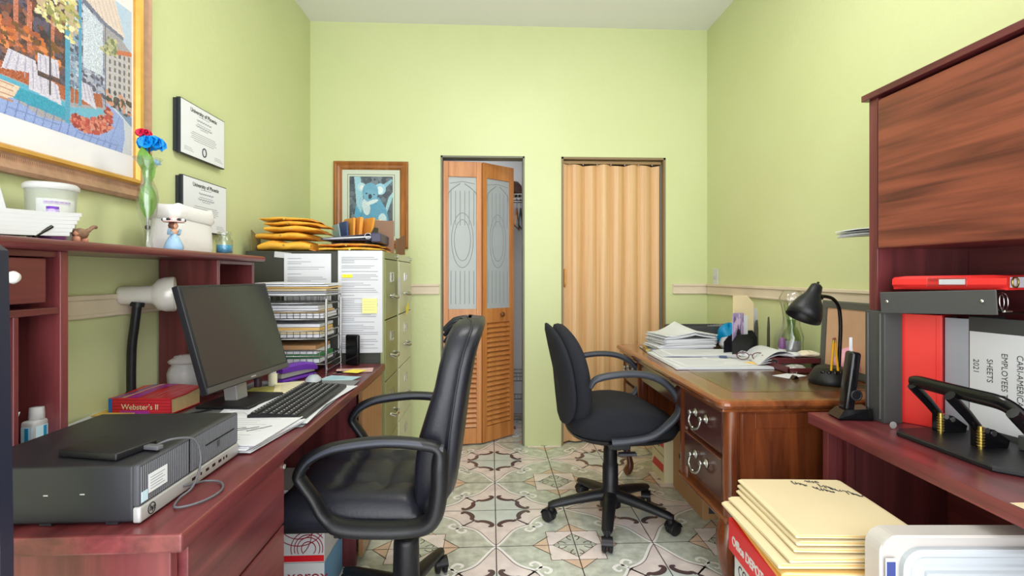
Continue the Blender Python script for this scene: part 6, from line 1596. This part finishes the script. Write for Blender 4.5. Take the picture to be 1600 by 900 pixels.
for k, (x, y, rz, w_, h_, th, m) in enumerate(E2):
    t = T('manila_envelope', labs[k], 'envelope', (x, y, z), R(rz), 'manila envelopes stacked on the red box')
    rn = random.Random(k); g = G(); rings = []; n = 8
    for i in range(n+1):
        u = i/n; yy = -h_/2+h_*u; e = th*(.75+.25*sin(pi*u))
        rings.append([(-w_/2, yy, th*.10), (-w_/2+.003, yy, 0), (w_/2-.003, yy, 0), (w_/2, yy, th*.10), (w_/2, yy, e*.55), (w_/2-.010, yy, e*.92), (0, yy, e), (-w_/2+.010, yy, e*.92), (-w_/2, yy, e*.55)])
    g.loft(rings, 0, False); obj('envelope_body', g, M_[m], t)
    obj('flap', G().bx(-w_/2+.005, w_/2-.005, -h_/2-.0012, -h_/2+.03, th*.35, th*.55, 0, .0004), M_['manila'] if m != 'manila' else M_['manilad'], t)
    if k == 6:
        g = G(); zt = th+.0004
        def scrib(x0, y0, dx, dy, n_, a, s):
            pts = []; rr = random.Random(s)
            for i in range(n_*4): u = i/(n_*4); pts.append((x0+dx*u+a*.5*sin(i*1.7+s)*.6, y0+dy*u+a*(sin(i*2.1)*.7+rr.uniform(-.4, .4)), zt))
            g.tube(pts, .0010, 0, 5)
        scrib(.055, .110, .080, -.070, 8, .013, 1); scrib(-.005, .128, .030, -.022, 4, .010, 2); scrib(.035, .095, .04, -.035, 5, .010, 3); scrib(.035, .138, .035, -.01, 5, .008, 4)
        obj('handwriting', g, M_['inkd'], t)
    z += th+.0006
x, y = camX(.735, 1.03)
t = T('storage_box', 'translucent storage box standing on edge with its white moulded lid facing out', 'storage box', (x, y, 0), R(-2.75))
g = G(); ring = rrect(0, .46, 0, .655, .035); 
def rr3(ins, yy): return [(p[0], yy, p[1]) for p in [(max(ins, min(.46-ins, a)), max(ins, min(.655-ins, b))) for a, b in ring]]
g.loft([rr3(0, .004), rr3(0, .046)], 0, False); g.loft([rr3(.0, .004), rr3(.004, 0), ], 0, False, False)
obj('box_shell', g, M_['frostbox'], t)
def rr4(x0, x1, z0, z1, r, y0, ins): return [(a, y0, b) for a, b in rrect(x0+ins, x1-ins, z0+ins, z1-ins, max(.004, r-ins))]
g = G(); q = (.040, .44, .02, .632, .04)
g.loft([rr4(*q, .004, 0), rr4(*q, -.008, 0), rr4(*q, -.012, .006), rr4(*q, -.012, .012), rr4(*q, -.006, .018), rr4(*q, -.006, .03), rr4(*q, -.010, .034), rr4(*q, -.010, .040), rr4(*q, -.004, .050)], 0, False)
obj('lid', g, mk('moulded_white', (182, 187, 194), .35), t, label='white moulded lid')
g = G().bx(.008, .030, -.0032, -.0022, .40, .612, 0).bx(.010, .028, -.0036, -.0032, .545, .605, 1).bx(.010, .028, -.0036, -.0032, .41, .53, 2); obj('product_label', g, [M_['paper'], mk('label_navy', (60, 70, 130), .4), mk('label_rose', (200, 150, 160), .4)], t)

# ------------------------------------------------------------ boxes under the left desk
def swirlbox(name, label, loc, sx, sy, sz, rot):
    t = T(name, label, 'box', loc, rot); obj('box_body', G().bx(-sx/2, sx/2, -sy/2, sy/2, 0, sz, 0, .002), M_['white'], t)
    return t
t = swirlbox('paper_carton', 'white carton printed with dark red circles under the left desk', (-.775, 1.975, .152), .36, .22, .26, R(0))
g = G()
for cx_, cz, rs in ((.125, .05, (.025, .04, .05, .062)), (.09, .16, (.05, .075, .10)), (.10, .26, (.05, .07)), (.045, .10, (.09,))):
    for r_ in rs:
        pts = [(cx_+r_*cos(q), -.1112, cz+r_*sin(q)) for q in [2*pi*k/40 for k in range(41)]]
        seg = []
        for p in pts:
            if -.178 < p[0] < .178 and .03 < p[2] < .255: seg.append(p)
            else:
                if len(seg) > 1: g.tube(seg, .0016, 0, 5)
                seg = []
        if len(seg) > 1: g.tube(seg, .0016, 0, 5)
obj('circle_print', g, mk('wine_print', (150, 30, 50), .5), t)
g = G().bx(-.17, .179, -.1112, -.1104, .004, .026, 0); obj('red_band', g, M_['redbox'], t)
t = swirlbox('paper_carton', 'flat white carton with dark red lettering under the circle printed carton', (-.775, 1.975, 0), .36, .22, .150, R(0))
text('xerox', .06, mk('wine_text', (140, 30, 50), .5), t, frameM((.05, -.1115, .085), (1, 0, 0), (0, 0, 1)), 'carton_lettering')
obj('blue_edge', G().bx(.1802, .1812, -.11, .11, .0, .149), mk('blue_edge', (110, 160, 200), .5), t)
